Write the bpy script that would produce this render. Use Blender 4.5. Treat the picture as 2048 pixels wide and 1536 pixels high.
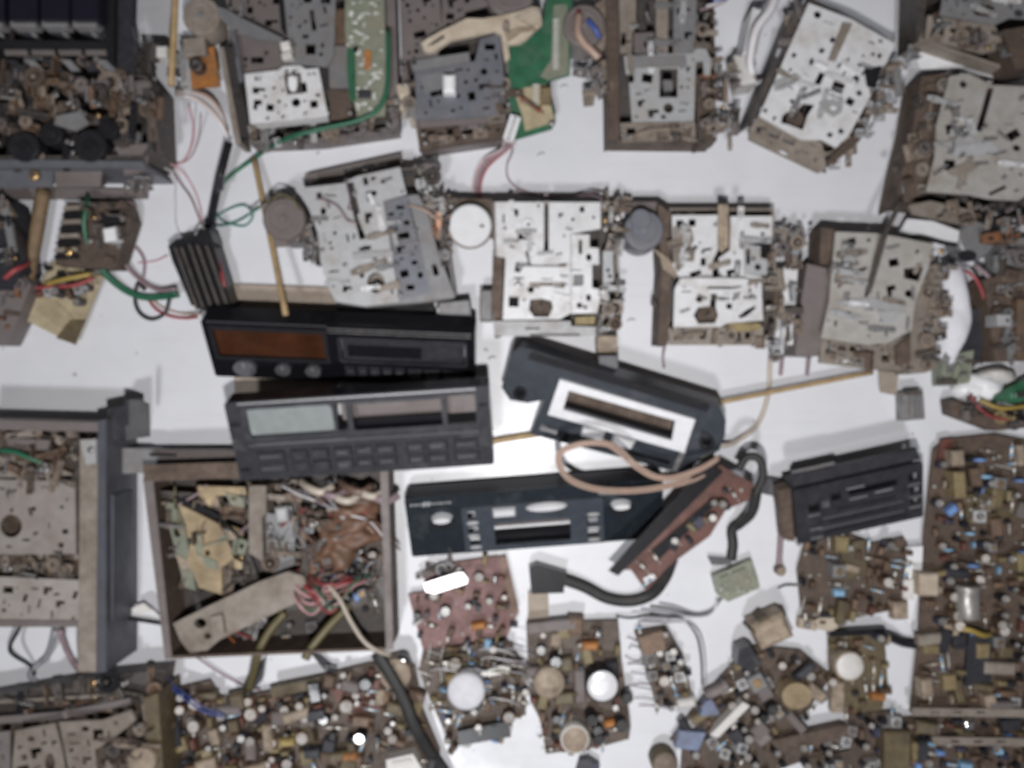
import bpy, math, random
from mathutils import Vector, Matrix
from mathutils.geometry import tessellate_polygon

for o in list(bpy.data.objects):
    bpy.data.objects.remove(o)
scene = bpy.context.scene
COL = scene.collection

# ---------------------------------------------------------------- scale
S = 0.0003647        # metres per layout unit (one layout unit = 1/2.74 mm)
HC = 1577.0          # camera height in layout units (0.575 m above the table)

# ---------------------------------------------------------------- camera
cam_d = bpy.data.cameras.new('camera')
cam = bpy.data.objects.new('camera', cam_d)
COL.objects.link(cam)
cam.location = (0, 0, HC * S)
cam_d.sensor_width = 36
cam_d.lens = 18 * HC / 1024
cam_d.clip_start = 0.01
cam_d.clip_end = 50
cam_d.dof.use_dof = True            # the photograph is out of focus everywhere
cam_d.dof.focus_distance = 6.0
cam_d.dof.aperture_fstop = 8.0
scene.camera = cam

# ---------------------------------------------------------------- world + lamps
w = bpy.data.worlds.new('World')
scene.world = w
w.use_nodes = True
bg = w.node_tree.nodes['Background']
bg.inputs[0].default_value = (0.95, 0.93, 0.93, 1)
bg.inputs[1].default_value = 0.045

def lamp(name, kind, loc, energy, size, color, aim=None):
    d = bpy.data.lights.new(name, kind)
    d.energy = energy
    d.color = color
    if kind == 'AREA':
        d.shape = 'DISK'
        d.size = size
    else:
        d.shadow_soft_size = size
    o = bpy.data.objects.new(name, d)
    o.location = loc
    if aim is not None:
        o.rotation_euler = (Vector(aim) - Vector(loc)).to_track_quat('-Z', 'Y').to_euler()
    COL.objects.link(o)
    return o

# phone lamp beside the lens, and the room lamp over the photographer's left shoulder
lamp('phone_lamp', 'POINT', (0.004, -0.107, 0.570), 10.0, 0.011, (1.0, 0.985, 0.97))
lamp('room_lamp', 'AREA', (-0.40, -1.65, 3.0), 42.0, 0.30, (0.95, 0.97, 1.0), (0.05, 0.02, 0))
vs = scene.view_settings
vs.view_transform = 'Standard'
vs.look = 'None'
vs.exposure = 0.0
vs.gamma = 1.0
vs.use_curve_mapping = False
scene.cycles.max_bounces = 6
scene.cycles.use_denoising = True

# ---------------------------------------------------------------- materials
MATS = {}

def mat(name, col, rough=0.5, metal=0.0, dirt=0.0, dcol=(0.13, 0.085, 0.06), dscale=55.0, bump=0.0, spec=0.5,
        vary=0.12, mottle=0.12, coat=0.0, trans=0.0, dsharp=0.14):
    m = bpy.data.materials.new(name)
    m.use_nodes = True
    nt = m.node_tree
    n, l = nt.nodes, nt.links
    b = n['Principled BSDF']
    geo = n.new('ShaderNodeNewGeometry')
    info = n.new('ShaderNodeObjectInfo')
    # offset the noise per object so that no two pieces carry the same blotches
    mul = n.new('ShaderNodeVectorMath'); mul.operation = 'ADD'
    com = n.new('ShaderNodeCombineXYZ')
    l.new(info.outputs['Random'], com.inputs[2])
    l.new(geo.outputs['Position'], mul.inputs[0]); l.new(com.outputs[0], mul.inputs[1])
    # fine mottling
    n1 = n.new('ShaderNodeTexNoise'); n1.inputs['Scale'].default_value = dscale * 3.1; n1.inputs['Detail'].default_value = 5
    l.new(mul.outputs[0], n1.inputs['Vector'])
    r1 = n.new('ShaderNodeMapRange')
    r1.inputs[1].default_value = 0.3; r1.inputs[2].default_value = 0.7
    r1.inputs[3].default_value = 1 - mottle; r1.inputs[4].default_value = 1 + mottle
    l.new(n1.outputs['Fac'], r1.inputs[0])
    rv = n.new('ShaderNodeMapRange')
    rv.inputs[3].default_value = 1 - vary; rv.inputs[4].default_value = 1 + vary
    l.new(info.outputs['Random'], rv.inputs[0])
    mm = n.new('ShaderNodeMath'); mm.operation = 'MULTIPLY'
    l.new(r1.outputs[0], mm.inputs[0]); l.new(rv.outputs[0], mm.inputs[1])
    sc = n.new('ShaderNodeVectorMath'); sc.operation = 'SCALE'
    sc.inputs[0].default_value = col
    l.new(mm.outputs[0], sc.inputs['Scale'])
    out = sc.outputs[0]
    rough_in = None
    if dirt > 0:
        n2 = n.new('ShaderNodeTexNoise'); n2.inputs['Scale'].default_value = dscale; n2.inputs['Detail'].default_value = 8
        n2.inputs['Roughness'].default_value = 0.68
        l.new(mul.outputs[0], n2.inputs['Vector'])
        r2 = n.new('ShaderNodeMapRange')
        c = 0.78 - 0.52 * dirt
        r2.inputs[1].default_value = c - dsharp; r2.inputs[2].default_value = c + dsharp
        r2.inputs[3].default_value = 0; r2.inputs[4].default_value = min(0.95, 0.55 + dirt * 0.5)
        l.new(n2.outputs['Fac'], r2.inputs[0])
        mx = n.new('ShaderNodeMix'); mx.data_type = 'RGBA'
        l.new(r2.outputs[0], mx.inputs[0]); l.new(out, mx.inputs[6]); mx.inputs[7].default_value = (*dcol, 1)
        out = mx.outputs[2]
        rr = n.new('ShaderNodeMapRange'); rr.inputs[3].default_value = rough; rr.inputs[4].default_value = 0.85
        l.new(r2.outputs[0], rr.inputs[0]); l.new(rr.outputs[0], b.inputs['Roughness'])
        if metal > 0:
            mr = n.new('ShaderNodeMapRange'); mr.inputs[3].default_value = metal; mr.inputs[4].default_value = 0.0
            l.new(r2.outputs[0], mr.inputs[0]); l.new(mr.outputs[0], b.inputs['Metallic'])
    else:
        b.inputs['Roughness'].default_value = rough
        b.inputs['Metallic'].default_value = metal
    l.new(out, b.inputs['Base Color'])
    b.inputs['Specular IOR Level'].default_value = spec
    if coat:
        b.inputs['Coat Weight'].default_value = coat
        b.inputs['Coat Roughness'].default_value = 0.12
    if trans:
        b.inputs['Transmission Weight'].default_value = trans
    if bump:
        bp = n.new('ShaderNodeBump'); bp.inputs['Strength'].default_value = bump; bp.inputs['Distance'].default_value = 0.0012
        l.new(n1.outputs['Fac'], bp.inputs['Height']); l.new(bp.outputs[0], b.inputs['Normal'])
    MATS[name] = m
    return m

mat('table_white', (0.685, 0.692, 0.735), 0.30, dirt=0.22, dcol=(0.60, 0.59, 0.61), dscale=14, mottle=0.03, vary=0, spec=0.72, bump=0.03, dsharp=0.3)
def speckle(m):
    """dust specks and faint rubbed streaks on the table top"""
    nt = m.node_tree; n, l = nt.nodes, nt.links
    b = n['Principled BSDF']; src = b.inputs['Base Color'].links[0].from_socket
    geo = n.new('ShaderNodeNewGeometry')
    vo = n.new('ShaderNodeTexVoronoi'); vo.inputs['Scale'].default_value = 62
    l.new(geo.outputs['Position'], vo.inputs['Vector'])
    gate = n.new('ShaderNodeTexNoise'); gate.inputs['Scale'].default_value = 23; l.new(geo.outputs['Position'], gate.inputs['Vector'])
    g = n.new('ShaderNodeMapRange'); g.inputs[1].default_value = .45; g.inputs[2].default_value = .7; g.inputs[3].default_value = .0; g.inputs[4].default_value = .13
    l.new(gate.outputs['Fac'], g.inputs[0])
    lt = n.new('ShaderNodeMath'); lt.operation = 'LESS_THAN'; l.new(vo.outputs['Distance'], lt.inputs[0]); l.new(g.outputs[0], lt.inputs[1])
    mp = n.new('ShaderNodeMapping'); mp.inputs['Scale'].default_value = (6, 90, 1); mp.inputs['Rotation'].default_value = (0, 0, .5)
    l.new(geo.outputs['Position'], mp.inputs['Vector'])
    st = n.new('ShaderNodeTexNoise'); st.inputs['Scale'].default_value = 2.4; st.inputs['Detail'].default_value = 6; l.new(mp.outputs[0], st.inputs['Vector'])
    sr = n.new('ShaderNodeMapRange'); sr.inputs[1].default_value = .55; sr.inputs[2].default_value = .8; sr.inputs[4].default_value = .22
    l.new(st.outputs['Fac'], sr.inputs[0])
    m1 = n.new('ShaderNodeMix'); m1.data_type = 'RGBA'; m1.inputs[7].default_value = (.5, .49, .50, 1)
    l.new(sr.outputs[0], m1.inputs[0]); l.new(src, m1.inputs[6])
    m2 = n.new('ShaderNodeMix'); m2.data_type = 'RGBA'; m2.inputs[7].default_value = (.24, .21, .19, 1)
    mu = n.new('ShaderNodeMath'); mu.operation = 'MULTIPLY'; mu.inputs[1].default_value = .6; l.new(lt.outputs[0], mu.inputs[0])
    l.new(mu.outputs[0], m2.inputs[0]); l.new(m1.outputs[2], m2.inputs[6]); l.new(m2.outputs[2], b.inputs['Base Color'])

speckle(MATS['table_white'])
mat('plate_white', (0.68, 0.68, 0.70), 0.5, dirt=0.33, dcol=(0.31, 0.255, 0.21), dscale=48, mottle=0.06, vary=0.05, metal=0.15)
mat('plate_pale', (0.415, 0.42, 0.435), 0.45, dirt=0.36, dcol=(0.27, 0.23, 0.20), dscale=60, mottle=0.08, metal=0.2)
mat('plate_sand', (0.385, 0.372, 0.355), 0.48, dirt=0.42, dcol=(0.235, 0.19, 0.155), dscale=48, mottle=0.1, metal=0.15)
mat('plate_warm', (0.33, 0.298, 0.282), 0.5, dirt=0.42, dcol=(0.19, 0.15, 0.125), dscale=40, mottle=0.1, metal=0.1)
mat('plate_grey', (0.225, 0.226, 0.236), 0.45, dirt=0.38, dcol=(0.16, 0.128, 0.108), dscale=55, mottle=0.1, metal=0.25)
mat('plate_blue', (0.165, 0.17, 0.195), 0.45, dirt=0.28, dcol=(0.16, 0.13, 0.115), dscale=50, mottle=0.1, metal=0.3)
mat('plate_beige', (0.262, 0.226, 0.196), 0.55, dirt=0.46, dcol=(0.125, 0.095, 0.072), dscale=55, mottle=0.1, metal=0.05)
mat('plate_mauve', (0.165, 0.142, 0.140), 0.55, dirt=0.35, dcol=(0.12, 0.094, 0.08), dscale=40, mottle=0.08, metal=0.1)
mat('brown_metal', (0.125, 0.090, 0.070), 0.6, dirt=0.55, dcol=(0.062, 0.042, 0.032), dscale=70, mottle=0.25, bump=0.3, metal=0.15)
mat('dark_metal', (0.075, 0.068, 0.066), 0.5, dirt=0.4, dcol=(0.11, 0.08, 0.062), dscale=80, mottle=0.25, metal=0.3)
mat('dust_brown', (0.215, 0.172, 0.14), 0.8, dirt=0.4, dcol=(0.11, 0.08, 0.062), dscale=90, mottle=0.25, bump=0.4)
mat('steel', (0.36, 0.355, 0.36), 0.36, metal=0.7, dirt=0.35, dscale=90)
mat('bright_metal', (0.82, 0.82, 0.82), 0.16, metal=1.0, mottle=0.04)
mat('cap_top', (0.33, 0.315, 0.30), 0.4, metal=0.5, mottle=0.15, vary=0.3, dirt=0.25)
mat('solder', (0.66, 0.66, 0.63), 0.35, metal=0.35, mottle=0.1)
mat('brass', (0.55, 0.36, 0.16), 0.3, metal=0.85, dirt=0.2)
mat('copper', (0.26, 0.12, 0.065), 0.45, metal=0.25, dirt=0.35)
mat('black_plastic', (0.018, 0.018, 0.021), 0.3, mottle=0.15, dirt=0.12, dcol=(0.055, 0.05, 0.047), dscale=60, spec=0.22)
mat('black_gloss', (0.010, 0.010, 0.013), 0.22, mottle=0.1, spec=0.25)
mat('silver_key', (0.80, 0.80, 0.83), 0.25, metal=0.25, mottle=0.04)  # near-white base colour stands in for reflections on keys and can lid
mat('charcoal', (0.036, 0.036, 0.043), 0.28, mottle=0.2, dirt=0.2, dcol=(0.06, 0.056, 0.055), dscale=60, spec=0.5, bump=0.06)
mat('slate_plastic', (0.038, 0.045, 0.058), 0.32, mottle=0.15, dirt=0.2, dcol=(0.06, 0.063, 0.07), dscale=50, spec=0.5, bump=0.06)
mat('teal_plastic', (0.014, 0.020, 0.027), 0.27, mottle=0.15, dirt=0.15, dcol=(0.04, 0.046, 0.054), dscale=45, bump=0.1)
mat('grey_plastic', (0.105, 0.103, 0.112), 0.4, mottle=0.1, dirt=0.2, dcol=(0.08, 0.072, 0.068))
mat('pale_plastic', (0.62, 0.60, 0.58), 0.45, mottle=0.05, dirt=0.12, dcol=(0.40, 0.34, 0.28))
mat('cream_plastic', (0.52, 0.445, 0.36), 0.45, mottle=0.1, dirt=0.35, dcol=(0.27, 0.2, 0.135), dscale=40)
mat('yellowed', (0.40, 0.31, 0.19), 0.5, mottle=0.15, dirt=0.5, dcol=(0.16, 0.11, 0.065), dscale=45)
mat('white_matte', (0.60, 0.60, 0.64), 0.7, mottle=0.06, spec=0.2, dirt=0.12, dcol=(0.4, 0.37, 0.35))
mat('white_plastic', (0.74, 0.74, 0.76), 0.35, mottle=0.04)
mat('bead', (0.48, 0.45, 0.43), 0.45, mottle=0.15, vary=0.35, dirt=0.4, dcol=(0.16, 0.125, 0.1), dscale=90)
mat('key_black', (0.012, 0.011, 0.020), 0.3, mottle=0.1)
mat('panel_blue', (0.072, 0.075, 0.092), 0.45, mottle=0.12, dirt=0.3, dcol=(0.06, 0.052, 0.048), dscale=30)
mat('rubber', (0.021, 0.020, 0.020), 0.6, mottle=0.15, dirt=0.25, dcol=(0.07, 0.06, 0.05))
mat('lcd', (0.27, 0.295, 0.295), 0.16, mottle=0.08, coat=0.4)
mat('amber', (0.052, 0.019, 0.009), 0.2, mottle=0.35, dirt=0.3, dcol=(0.035, 0.014, 0.010), dscale=22, coat=0.3)
mat('silver_frame', (0.74, 0.74, 0.77), 0.36, metal=0.2, mottle=0.05, dirt=0.15, dcol=(0.4, 0.38, 0.36))
mat('chrome', (0.62, 0.61, 0.63), 0.24, metal=0.7, mottle=0.04)
mat('board_brown', (0.088, 0.061, 0.046), 0.5, dirt=0.42, dcol=(0.056, 0.041, 0.034), dscale=60, mottle=0.3)
mat('board_rust', (0.125, 0.046, 0.034), 0.5, dirt=0.4, dcol=(0.06, 0.032, 0.026), dscale=70, mottle=0.25)
mat('board_pink', (0.20, 0.105, 0.10), 0.55, dirt=0.4, dcol=(0.11, 0.062, 0.055), dscale=60, mottle=0.2)
mat('board_olive', (0.115, 0.088, 0.048), 0.5, dirt=0.45, dcol=(0.06, 0.044, 0.03), dscale=60, mottle=0.25)
mat('dusty_blue', (0.16, 0.195, 0.30), 0.5, dirt=0.35, dcol=(0.12, 0.10, 0.09), dscale=60, mottle=0.15)
mat('board_tan', (0.36, 0.30, 0.20), 0.55, dirt=0.35, dcol=(0.20, 0.14, 0.08), dscale=55, mottle=0.15)
mat('board_green', (0.030, 0.115, 0.062), 0.4, dirt=0.3, dcol=(0.10, 0.14, 0.105), dscale=45, mottle=0.25)
mat('board_sage', (0.20, 0.215, 0.165), 0.45, dirt=0.35, dcol=(0.24, 0.20, 0.15), dscale=60, mottle=0.15)
mat('blue_part', (0.15, 0.26, 0.52), 0.45, mottle=0.1, vary=0.3, dirt=0.2, dcol=(0.095, 0.07, 0.055), dscale=95)
mat('sky_part', (0.22, 0.38, 0.55), 0.45, mottle=0.1, vary=0.3, dirt=0.2, dcol=(0.095, 0.07, 0.055), dscale=95)
mat('navy_part', (0.028, 0.032, 0.065), 0.4, mottle=0.1, dirt=0.42, dcol=(0.095, 0.07, 0.055), dscale=95)
mat('orange_part', (0.40, 0.16, 0.04), 0.5, mottle=0.15, dirt=0.42, dcol=(0.095, 0.07, 0.055), dscale=95)
mat('yellow_part', (0.38, 0.28, 0.10), 0.5, mottle=0.12, dirt=0.42, dcol=(0.095, 0.07, 0.055), dscale=95)
mat('ochre_part', (0.26, 0.20, 0.095), 0.55, mottle=0.15, dirt=0.42, dcol=(0.095, 0.07, 0.055), dscale=95)
mat('red_part', (0.30, 0.06, 0.05), 0.45, mottle=0.12, dirt=0.42, dcol=(0.095, 0.07, 0.055), dscale=95)
mat('coral_part', (0.155, 0.082, 0.052), 0.5, mottle=0.25, dirt=0.42, dcol=(0.095, 0.07, 0.055), dscale=70)
mat('tan_part', (0.34, 0.27, 0.205), 0.55, mottle=0.15, dirt=0.42, dcol=(0.095, 0.07, 0.055), dscale=95)
mat('brown_part', (0.130, 0.083, 0.056), 0.5, mottle=0.25, dirt=0.3, vary=0.45, dcol=(0.085, 0.064, 0.052))
mat('olive_part', (0.185, 0.145, 0.075), 0.5, mottle=0.2, dirt=0.3, vary=0.3)
mat('wood', (0.36, 0.25, 0.13), 0.6, mottle=0.18, dirt=0.2, dcol=(0.22, 0.14, 0.07))
mat('wood_dark', (0.20, 0.135, 0.075), 0.65, mottle=0.2, dirt=0.25)
mat('cardboard', (0.33, 0.275, 0.23), 0.8, mottle=0.08, dirt=0.15)
for nm, c in dict(green=(0.025, 0.125, 0.072), teal=(0.05, 0.20, 0.16), pink=(0.52, 0.28, 0.30), red=(0.29, 0.055, 0.06), black=(0.018, 0.018, 0.02),
                  grey=(0.30, 0.30, 0.33), white=(0.62, 0.60, 0.62), blue=(0.05, 0.08, 0.28), yellow=(0.33, 0.235, 0.06),
                  olive=(0.125, 0.105, 0.050), peach=(0.40, 0.28, 0.225), beige=(0.46, 0.40, 0.34), mauve=(0.26, 0.19, 0.21), brown=(0.14, 0.09, 0.07), orange=(0.36, 0.13, 0.05)).items():
    mat('wire_' + nm, c, 0.42, mottle=0.08)

# ---------------------------------------------------------------- geometry helpers
def at(px, py, z=0.0):
    """layout point (photo grid on the table plane) -> position of a thing that stands z units above the table"""
    k = (HC - z) / HC
    return ((px - 1024) * k, (768 - py) * k)

def at3(p):
    x, y = at(p[0], p[1], p[2])
    return Vector((x, y, p[2]))

def blob_mesh(m, c, rad, seed, amp=.16, n=18, k=10):
    R = random.Random(seed)
    ws = [(Vector((R.gauss(0, 1), R.gauss(0, 1), R.gauss(0, 1))) * 2.2, R.random() * 6.28) for _ in range(7)]
    vs, fs = [], []
    for i in range(k + 1):
        a = math.pi * (i / k)
        for j in range(n):
            b = 2 * math.pi * j / n
            d = Vector((math.sin(a) * math.cos(b), math.sin(a) * math.sin(b), math.cos(a)))
            f = 1 + amp * sum(abs(math.sin(d.dot(w_) + p_)) - .5 for w_, p_ in ws) / 2
            vs.append((c[0] + d.x * rad[0] * f, c[1] + d.y * rad[1] * f, max(.5, c[2] + d.z * rad[2] * f)))
    for i in range(k):
        for j in range(n):
            fs.append([i * n + j, i * n + n + j, i * n + n + (j + 1) % n, i * n + (j + 1) % n])
    return m.add(vs, fs, 0, True)

class MB:
    def __init__(self):
        self.v, self.f, self.m, self.s = [], [], [], []
    def add(self, vs, fs, mi=0, smooth=False):
        b = len(self.v)
        self.v += [tuple(q) for q in vs]
        for f in fs:
            self.f.append([b + i for i in f]); self.m.append(mi); self.s.append(smooth)
        return self
    def prism(self, poly, z0, z1, holes=(), xf=None, mi=0):
        """poly/holes: 2-D loops; z0 bottom, z1 top; xf maps (x,y,z) into place"""
        def area(p):
            return sum(p[i - 1][0] * p[i][1] - p[i][0] * p[i - 1][1] for i in range(len(p)))
        loops = [list(poly) if area(poly) > 0 else list(poly)[::-1]]
        for h in holes:
            loops.append(list(h) if area(h) < 0 else list(h)[::-1])
        flat = [q for lp in loops for q in lp]
        n = len(flat)
        tri = tessellate_polygon([[Vector((q[0], q[1], 0)) for q in lp] for lp in loops])
        fs = []
        for t in tri:
            a, b_, c = (flat[i] for i in t)
            ar = (b_[0] - a[0]) * (c[1] - a[1]) - (c[0] - a[0]) * (b_[1] - a[1])
            t = t if ar > 0 else (t[0], t[2], t[1])
            fs.append(list(t)); fs.append([n + t[0], n + t[2], n + t[1]])
        k = 0
        for lp in loops:
            for i in range(len(lp)):
                j = (i + 1) % len(lp)
                fs.append([k + j, k + i, n + k + i, n + k + j])
            k += len(lp)
        vs = [Vector((q[0], q[1], z1)) for q in flat] + [Vector((q[0], q[1], z0)) for q in flat]
        if xf is not None:
            vs = [xf @ q for q in vs]
        return self.add(vs, fs, mi)
    def box(self, c, size, rot=0.0, ch=0.0, xf=None, mi=0):
        """c: centre of the base (x,y,z0); size (w,d,h); rot about z; ch chamfers the top rim"""
        x, y, z = c; w_, d_, h_ = size
        ch = min(ch, w_ * 0.3, d_ * 0.3, h_ * 0.45)
        R = Matrix.Translation((x, y, z)) @ Matrix.Rotation(rot, 4, 'Z')
        def ring(a, b, zz):
            return [Vector((-a, -b, zz)), Vector((a, -b, zz)), Vector((a, b, zz)), Vector((-a, b, zz))]
        if ch > 0:
            lv = [ring(w_ / 2, d_ / 2, 0), ring(w_ / 2, d_ / 2, h_ - ch), ring(w_ / 2 - ch, d_ / 2 - ch, h_)]
        else:
            lv = [ring(w_ / 2, d_ / 2, 0), ring(w_ / 2, d_ / 2, h_)]
        vs = [R @ q for r_ in lv for q in r_]
        if xf is not None:
            vs = [xf @ q for q in vs]
        fs = [[3, 2, 1, 0]]
        for k in range(len(lv) - 1):
            for i in range(4):
                j = (i + 1) % 4
                fs.append([k * 4 + i, k * 4 + j, k * 4 + 4 + j, k * 4 + 4 + i])
        t = (len(lv) - 1) * 4
        fs.append([t, t + 1, t + 2, t + 3])
        return self.add(vs, fs, mi)
    def lathe(self, prof, n=16, M=None, mis=None, smooth=True):
        """prof: [(r,z)...] bottom to top about z"""
        vs = []
        for r_, z in prof:
            for i in range(n):
                a = 2 * math.pi * i / n
                q = Vector((r_ * math.cos(a), r_ * math.sin(a), z))
                vs.append(M @ q if M is not None else q)
        b = len(self.v)
        self.v += [tuple(q) for q in vs]
        for k in range(len(prof) - 1):
            for i in range(n):
                j = (i + 1) % n
                self.f.append([b + k * n + i, b + k * n + j, b + k * n + n + j, b + k * n + n + i])
                self.m.append(mis[k] if mis else 0); self.s.append(smooth)
        self.f.append([b + i for i in range(n)][::-1]); self.m.append(mis[0] if mis else 0); self.s.append(False)
        t = (len(prof) - 1) * n
        self.f.append([b + t + i for i in range(n)]); self.m.append(mis[-1] if mis else 0); self.s.append(False)
        return self
    def cyl(self, c, r_, h_, n=20, ch=1.0, xf=None, mi=0):
        ch = min(ch, r_ * 0.4, h_ * 0.4)
        M = Matrix.Translation(c)
        if xf is not None:
            M = xf @ M
        return self.lathe([(r_, 0), (r_, h_ - ch), (r_ - ch, h_)], n, M, [mi, mi, mi], smooth=False)
    def tube(self, pts, r_, n=6, sub=4, mi=0, flat=1.0):
        P = [Vector(q) for q in pts]
        if sub > 1 and len(P) > 2:
            Q = []
            E = [P[0] * 2 - P[1]] + P + [P[-1] * 2 - P[-2]]
            for i in range(1, len(E) - 2):
                a, b_, c, d = E[i - 1:i + 3]
                for k in range(sub):
                    t = k / sub
                    Q.append(0.5 * ((2 * b_) + (c - a) * t + (2 * a - 5 * b_ + 4 * c - d) * t * t + (-a + 3 * b_ - 3 * c + d) * t ** 3))
            Q.append(P[-1]); P = Q
        vs, fs = [], []
        up = Vector((0, 0, 1))
        for i, p in enumerate(P):
            d = (P[min(i + 1, len(P) - 1)] - P[max(i - 1, 0)])
            if d.length < 1e-6: d = Vector((1, 0, 0))
            d.normalize()
            s_ = d.cross(up)
            if s_.length < 0.05: s_ = d.cross(Vector((0, 1, 0)))
            s_.normalize(); u_ = s_.cross(d)
            for k in range(n):
                a = 2 * math.pi * k / n
                vs.append(p + s_ * (r_ * flat * math.cos(a)) + u_ * (r_ * math.sin(a)))
        for i in range(len(P) - 1):
            for k in range(n):
                j = (k + 1) % n
                fs.append([i * n + k, i * n + n + k, i * n + n + j, i * n + j])
        fs.append(list(range(n))); fs.append([(len(P) - 1) * n + k for k in range(n)][::-1])
        return self.add(vs, fs, mi, True)
    def mesh(self, name, mats, org=(0, 0)):
        me = bpy.data.meshes.new(name)
        me.from_pydata([((q[0] - org[0]) * S, (q[1] - org[1]) * S, q[2] * S) for q in self.v], [], self.f)
        for m in (mats if isinstance(mats, (list, tuple)) else [mats]):
            me.materials.append(MATS[m])
        me.polygons.foreach_set('material_index', self.m)
        me.polygons.foreach_set('use_smooth', self.s)
        me.update()
        return me

PUNCH = {'top_plate', 'cover_plate', 'slide_plate', 'main_plate', 'blue_plate', 'right_plate', 'lower_plate', 'side_plate', 'upper_plate', 'bottom_flange', 'front_flange', 'front_strip'}

def punch(pts, holes):
    """small stamped openings that keep clear of the outline and of the larger cut-outs"""
    R = random.Random(int(pts[0][0] * 7 + pts[0][1] * 13 + len(pts)))
    xs = [p[0] for p in pts]; ys = [p[1] for p in pts]
    loops = [pts] + list(holes)
    def clear(p, r_):
        for lp in loops:
            for i in range(len(lp)):
                ax, ay = lp[i - 1]; bx, by = lp[i]
                dx, dy = bx - ax, by - ay
                L = dx * dx + dy * dy
                u = 0 if L == 0 else max(0, min(1, ((p[0] - ax) * dx + (p[1] - ay) * dy) / L))
                if math.hypot(p[0] - ax - u * dx, p[1] - ay - u * dy) < r_ + 3: return False
        return True
    area = abs(sum(pts[i - 1][0] * pts[i][1] - pts[i][0] * pts[i - 1][1] for i in range(len(pts)))) / 2
    rot = math.degrees(math.atan2(pts[1][1] - pts[0][1], pts[1][0] - pts[0][0]))
    out = []; n = min(20, int(area / 850)); tries = 0
    while len(out) < n and tries < n * 25:
        tries += 1
        p = (R.uniform(min(xs), max(xs)), R.uniform(min(ys), max(ys)))
        if not inside(p, pts) or any(inside(p, h) for h in holes): continue
        k = R.random()
        if len(out) < 3: k = .9; w_, h_ = R.uniform(14, 26), R.uniform(12, 22)
        elif k < .34: w_, h_ = R.uniform(10, 26), R.uniform(2.5, 4.5)
        elif k < .55: w_, h_ = R.uniform(3, 5), R.uniform(9, 20)
        elif k < .8: w_ = h_ = R.uniform(4, 8)
        else: w_, h_ = R.uniform(7, 13), R.uniform(6, 12)
        if not clear(p, math.hypot(w_, h_) / 2): continue
        h = ell(p[0], p[1], w_ / 2, h_ / 2, 10) if (.55 <= k < .8) else rect(p[0], p[1], w_, h_, rot + R.choice([0, 0, 0, 12, -14]))
        if k >= .8 and R.random() < .5:      # L-shaped notch
            h = [h[0], h[1], ((h[1][0] + h[2][0]) / 2, (h[1][1] + h[2][1]) / 2), (p[0], p[1]), ((h[2][0] + h[3][0]) / 2, (h[2][1] + h[3][1]) / 2), h[3]]
        out.append(h); loops.append(h)
    return out

def cross(a, b, c, d):
    def o(p, q, r): return (q[0] - p[0]) * (r[1] - p[1]) - (q[1] - p[1]) * (r[0] - p[0])
    return o(a, b, c) * o(a, b, d) < 0 and o(c, d, a) * o(c, d, b) < 0

def clean(pts, holes):
    """keep only openings that lie wholly inside the outline and off each other"""
    keep = []
    for h in holes:
        ok = all(inside(p, pts) for p in h)
        for lp in [pts] + keep:
            if not ok: break
            ok = not any(cross(h[i - 1], h[i], lp[j - 1], lp[j]) for i in range(len(h)) for j in range(len(lp)))
            if ok and lp is not pts: ok = not inside(h[0], lp) and not inside(lp[0], h)
        if ok: keep.append(h)
    return keep

class Thing:
    """an Empty at the thing's base; parts are children"""
    def __init__(self, name, label, cat, px, py, group=None):
        self.o = bpy.data.objects.new(name, None)
        self.o.empty_display_size = 0.01
        x, y = at(px, py, 0)
        self.org = (x, y)
        self.o.location = (x * S, y * S, 0)
        self.o['label'] = label; self.o['category'] = cat
        if group: self.o['group'] = group
        COL.objects.link(self.o)
    def part(self, name, mb, mats, parent=None, label=None):
        o = bpy.data.objects.new(name, mb.mesh(name, mats, self.org))
        o.parent = parent or self.o
        if label: o['label'] = label
        COL.objects.link(o)
        return o
    def inst(self, name, me, px, py, z, rot=0.0, scale=1.0, tilt=(0, 0), parent=None, uv=None):
        """a copy of a shared piece standing at height z"""
        o = bpy.data.objects.new(name, me)
        x, y = uv if uv else at(px, py, z)
        o.location = ((x - self.org[0]) * S, (y - self.org[1]) * S, z * S)
        o.rotation_euler = (tilt[0], tilt[1], rot)
        o.scale = scale if isinstance(scale, (tuple, list)) else (scale,) * 3
        o.parent = parent or self.o
        COL.objects.link(o)
        return o
    # flat plate whose outline is given on the photo grid at its own height
    def plate(self, name, pts, z, mats, th=3.5, holes=(), parent=None, z0=None, label=None):
        P = [at(x, y, z) for x, y in pts]
        if name in PUNCH and z0 is None:
            holes = list(holes) + punch(pts, holes)
        H = [[at(x, y, z) for x, y in h] for h in clean(pts, holes)]
        return self.part(name, MB().prism(P, z - th if z0 is None else z0, z, H), mats, parent, label)
    def block(self, name, px, py, w_, d_, z0, z1, mats, rot=0.0, ch=2.0, parent=None):
        x, y = at(px, py, z1)
        return self.part(name, MB().box((x, y, z0), (w_, d_, z1 - z0), math.radians(rot), ch), mats, parent)
    def wire(self, pts, r_, m, name='wire', parent=None, sub=5, flat=1.0, n=6):
        return self.part(name, MB().tube([at3(p) for p in pts], r_, n=n, sub=sub, flat=flat), m, parent)
    def disc(self, name, px, py, r_, z0, z1, mats, n=28, ch=2.0, parent=None):
        x, y = at(px, py, z1)
        return self.part(name, MB().cyl((x, y, z0), r_, z1 - z0, n, ch), mats, parent)

def rect(cx, cy, w_, h_, rot=0.0):
    a = math.radians(rot); c, s = math.cos(a), math.sin(a)
    return [(cx + x * c - y * s, cy + x * s + y * c) for x, y in ((-w_ / 2, -h_ / 2), (w_ / 2, -h_ / 2), (w_ / 2, h_ / 2), (-w_ / 2, h_ / 2))]

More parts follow.
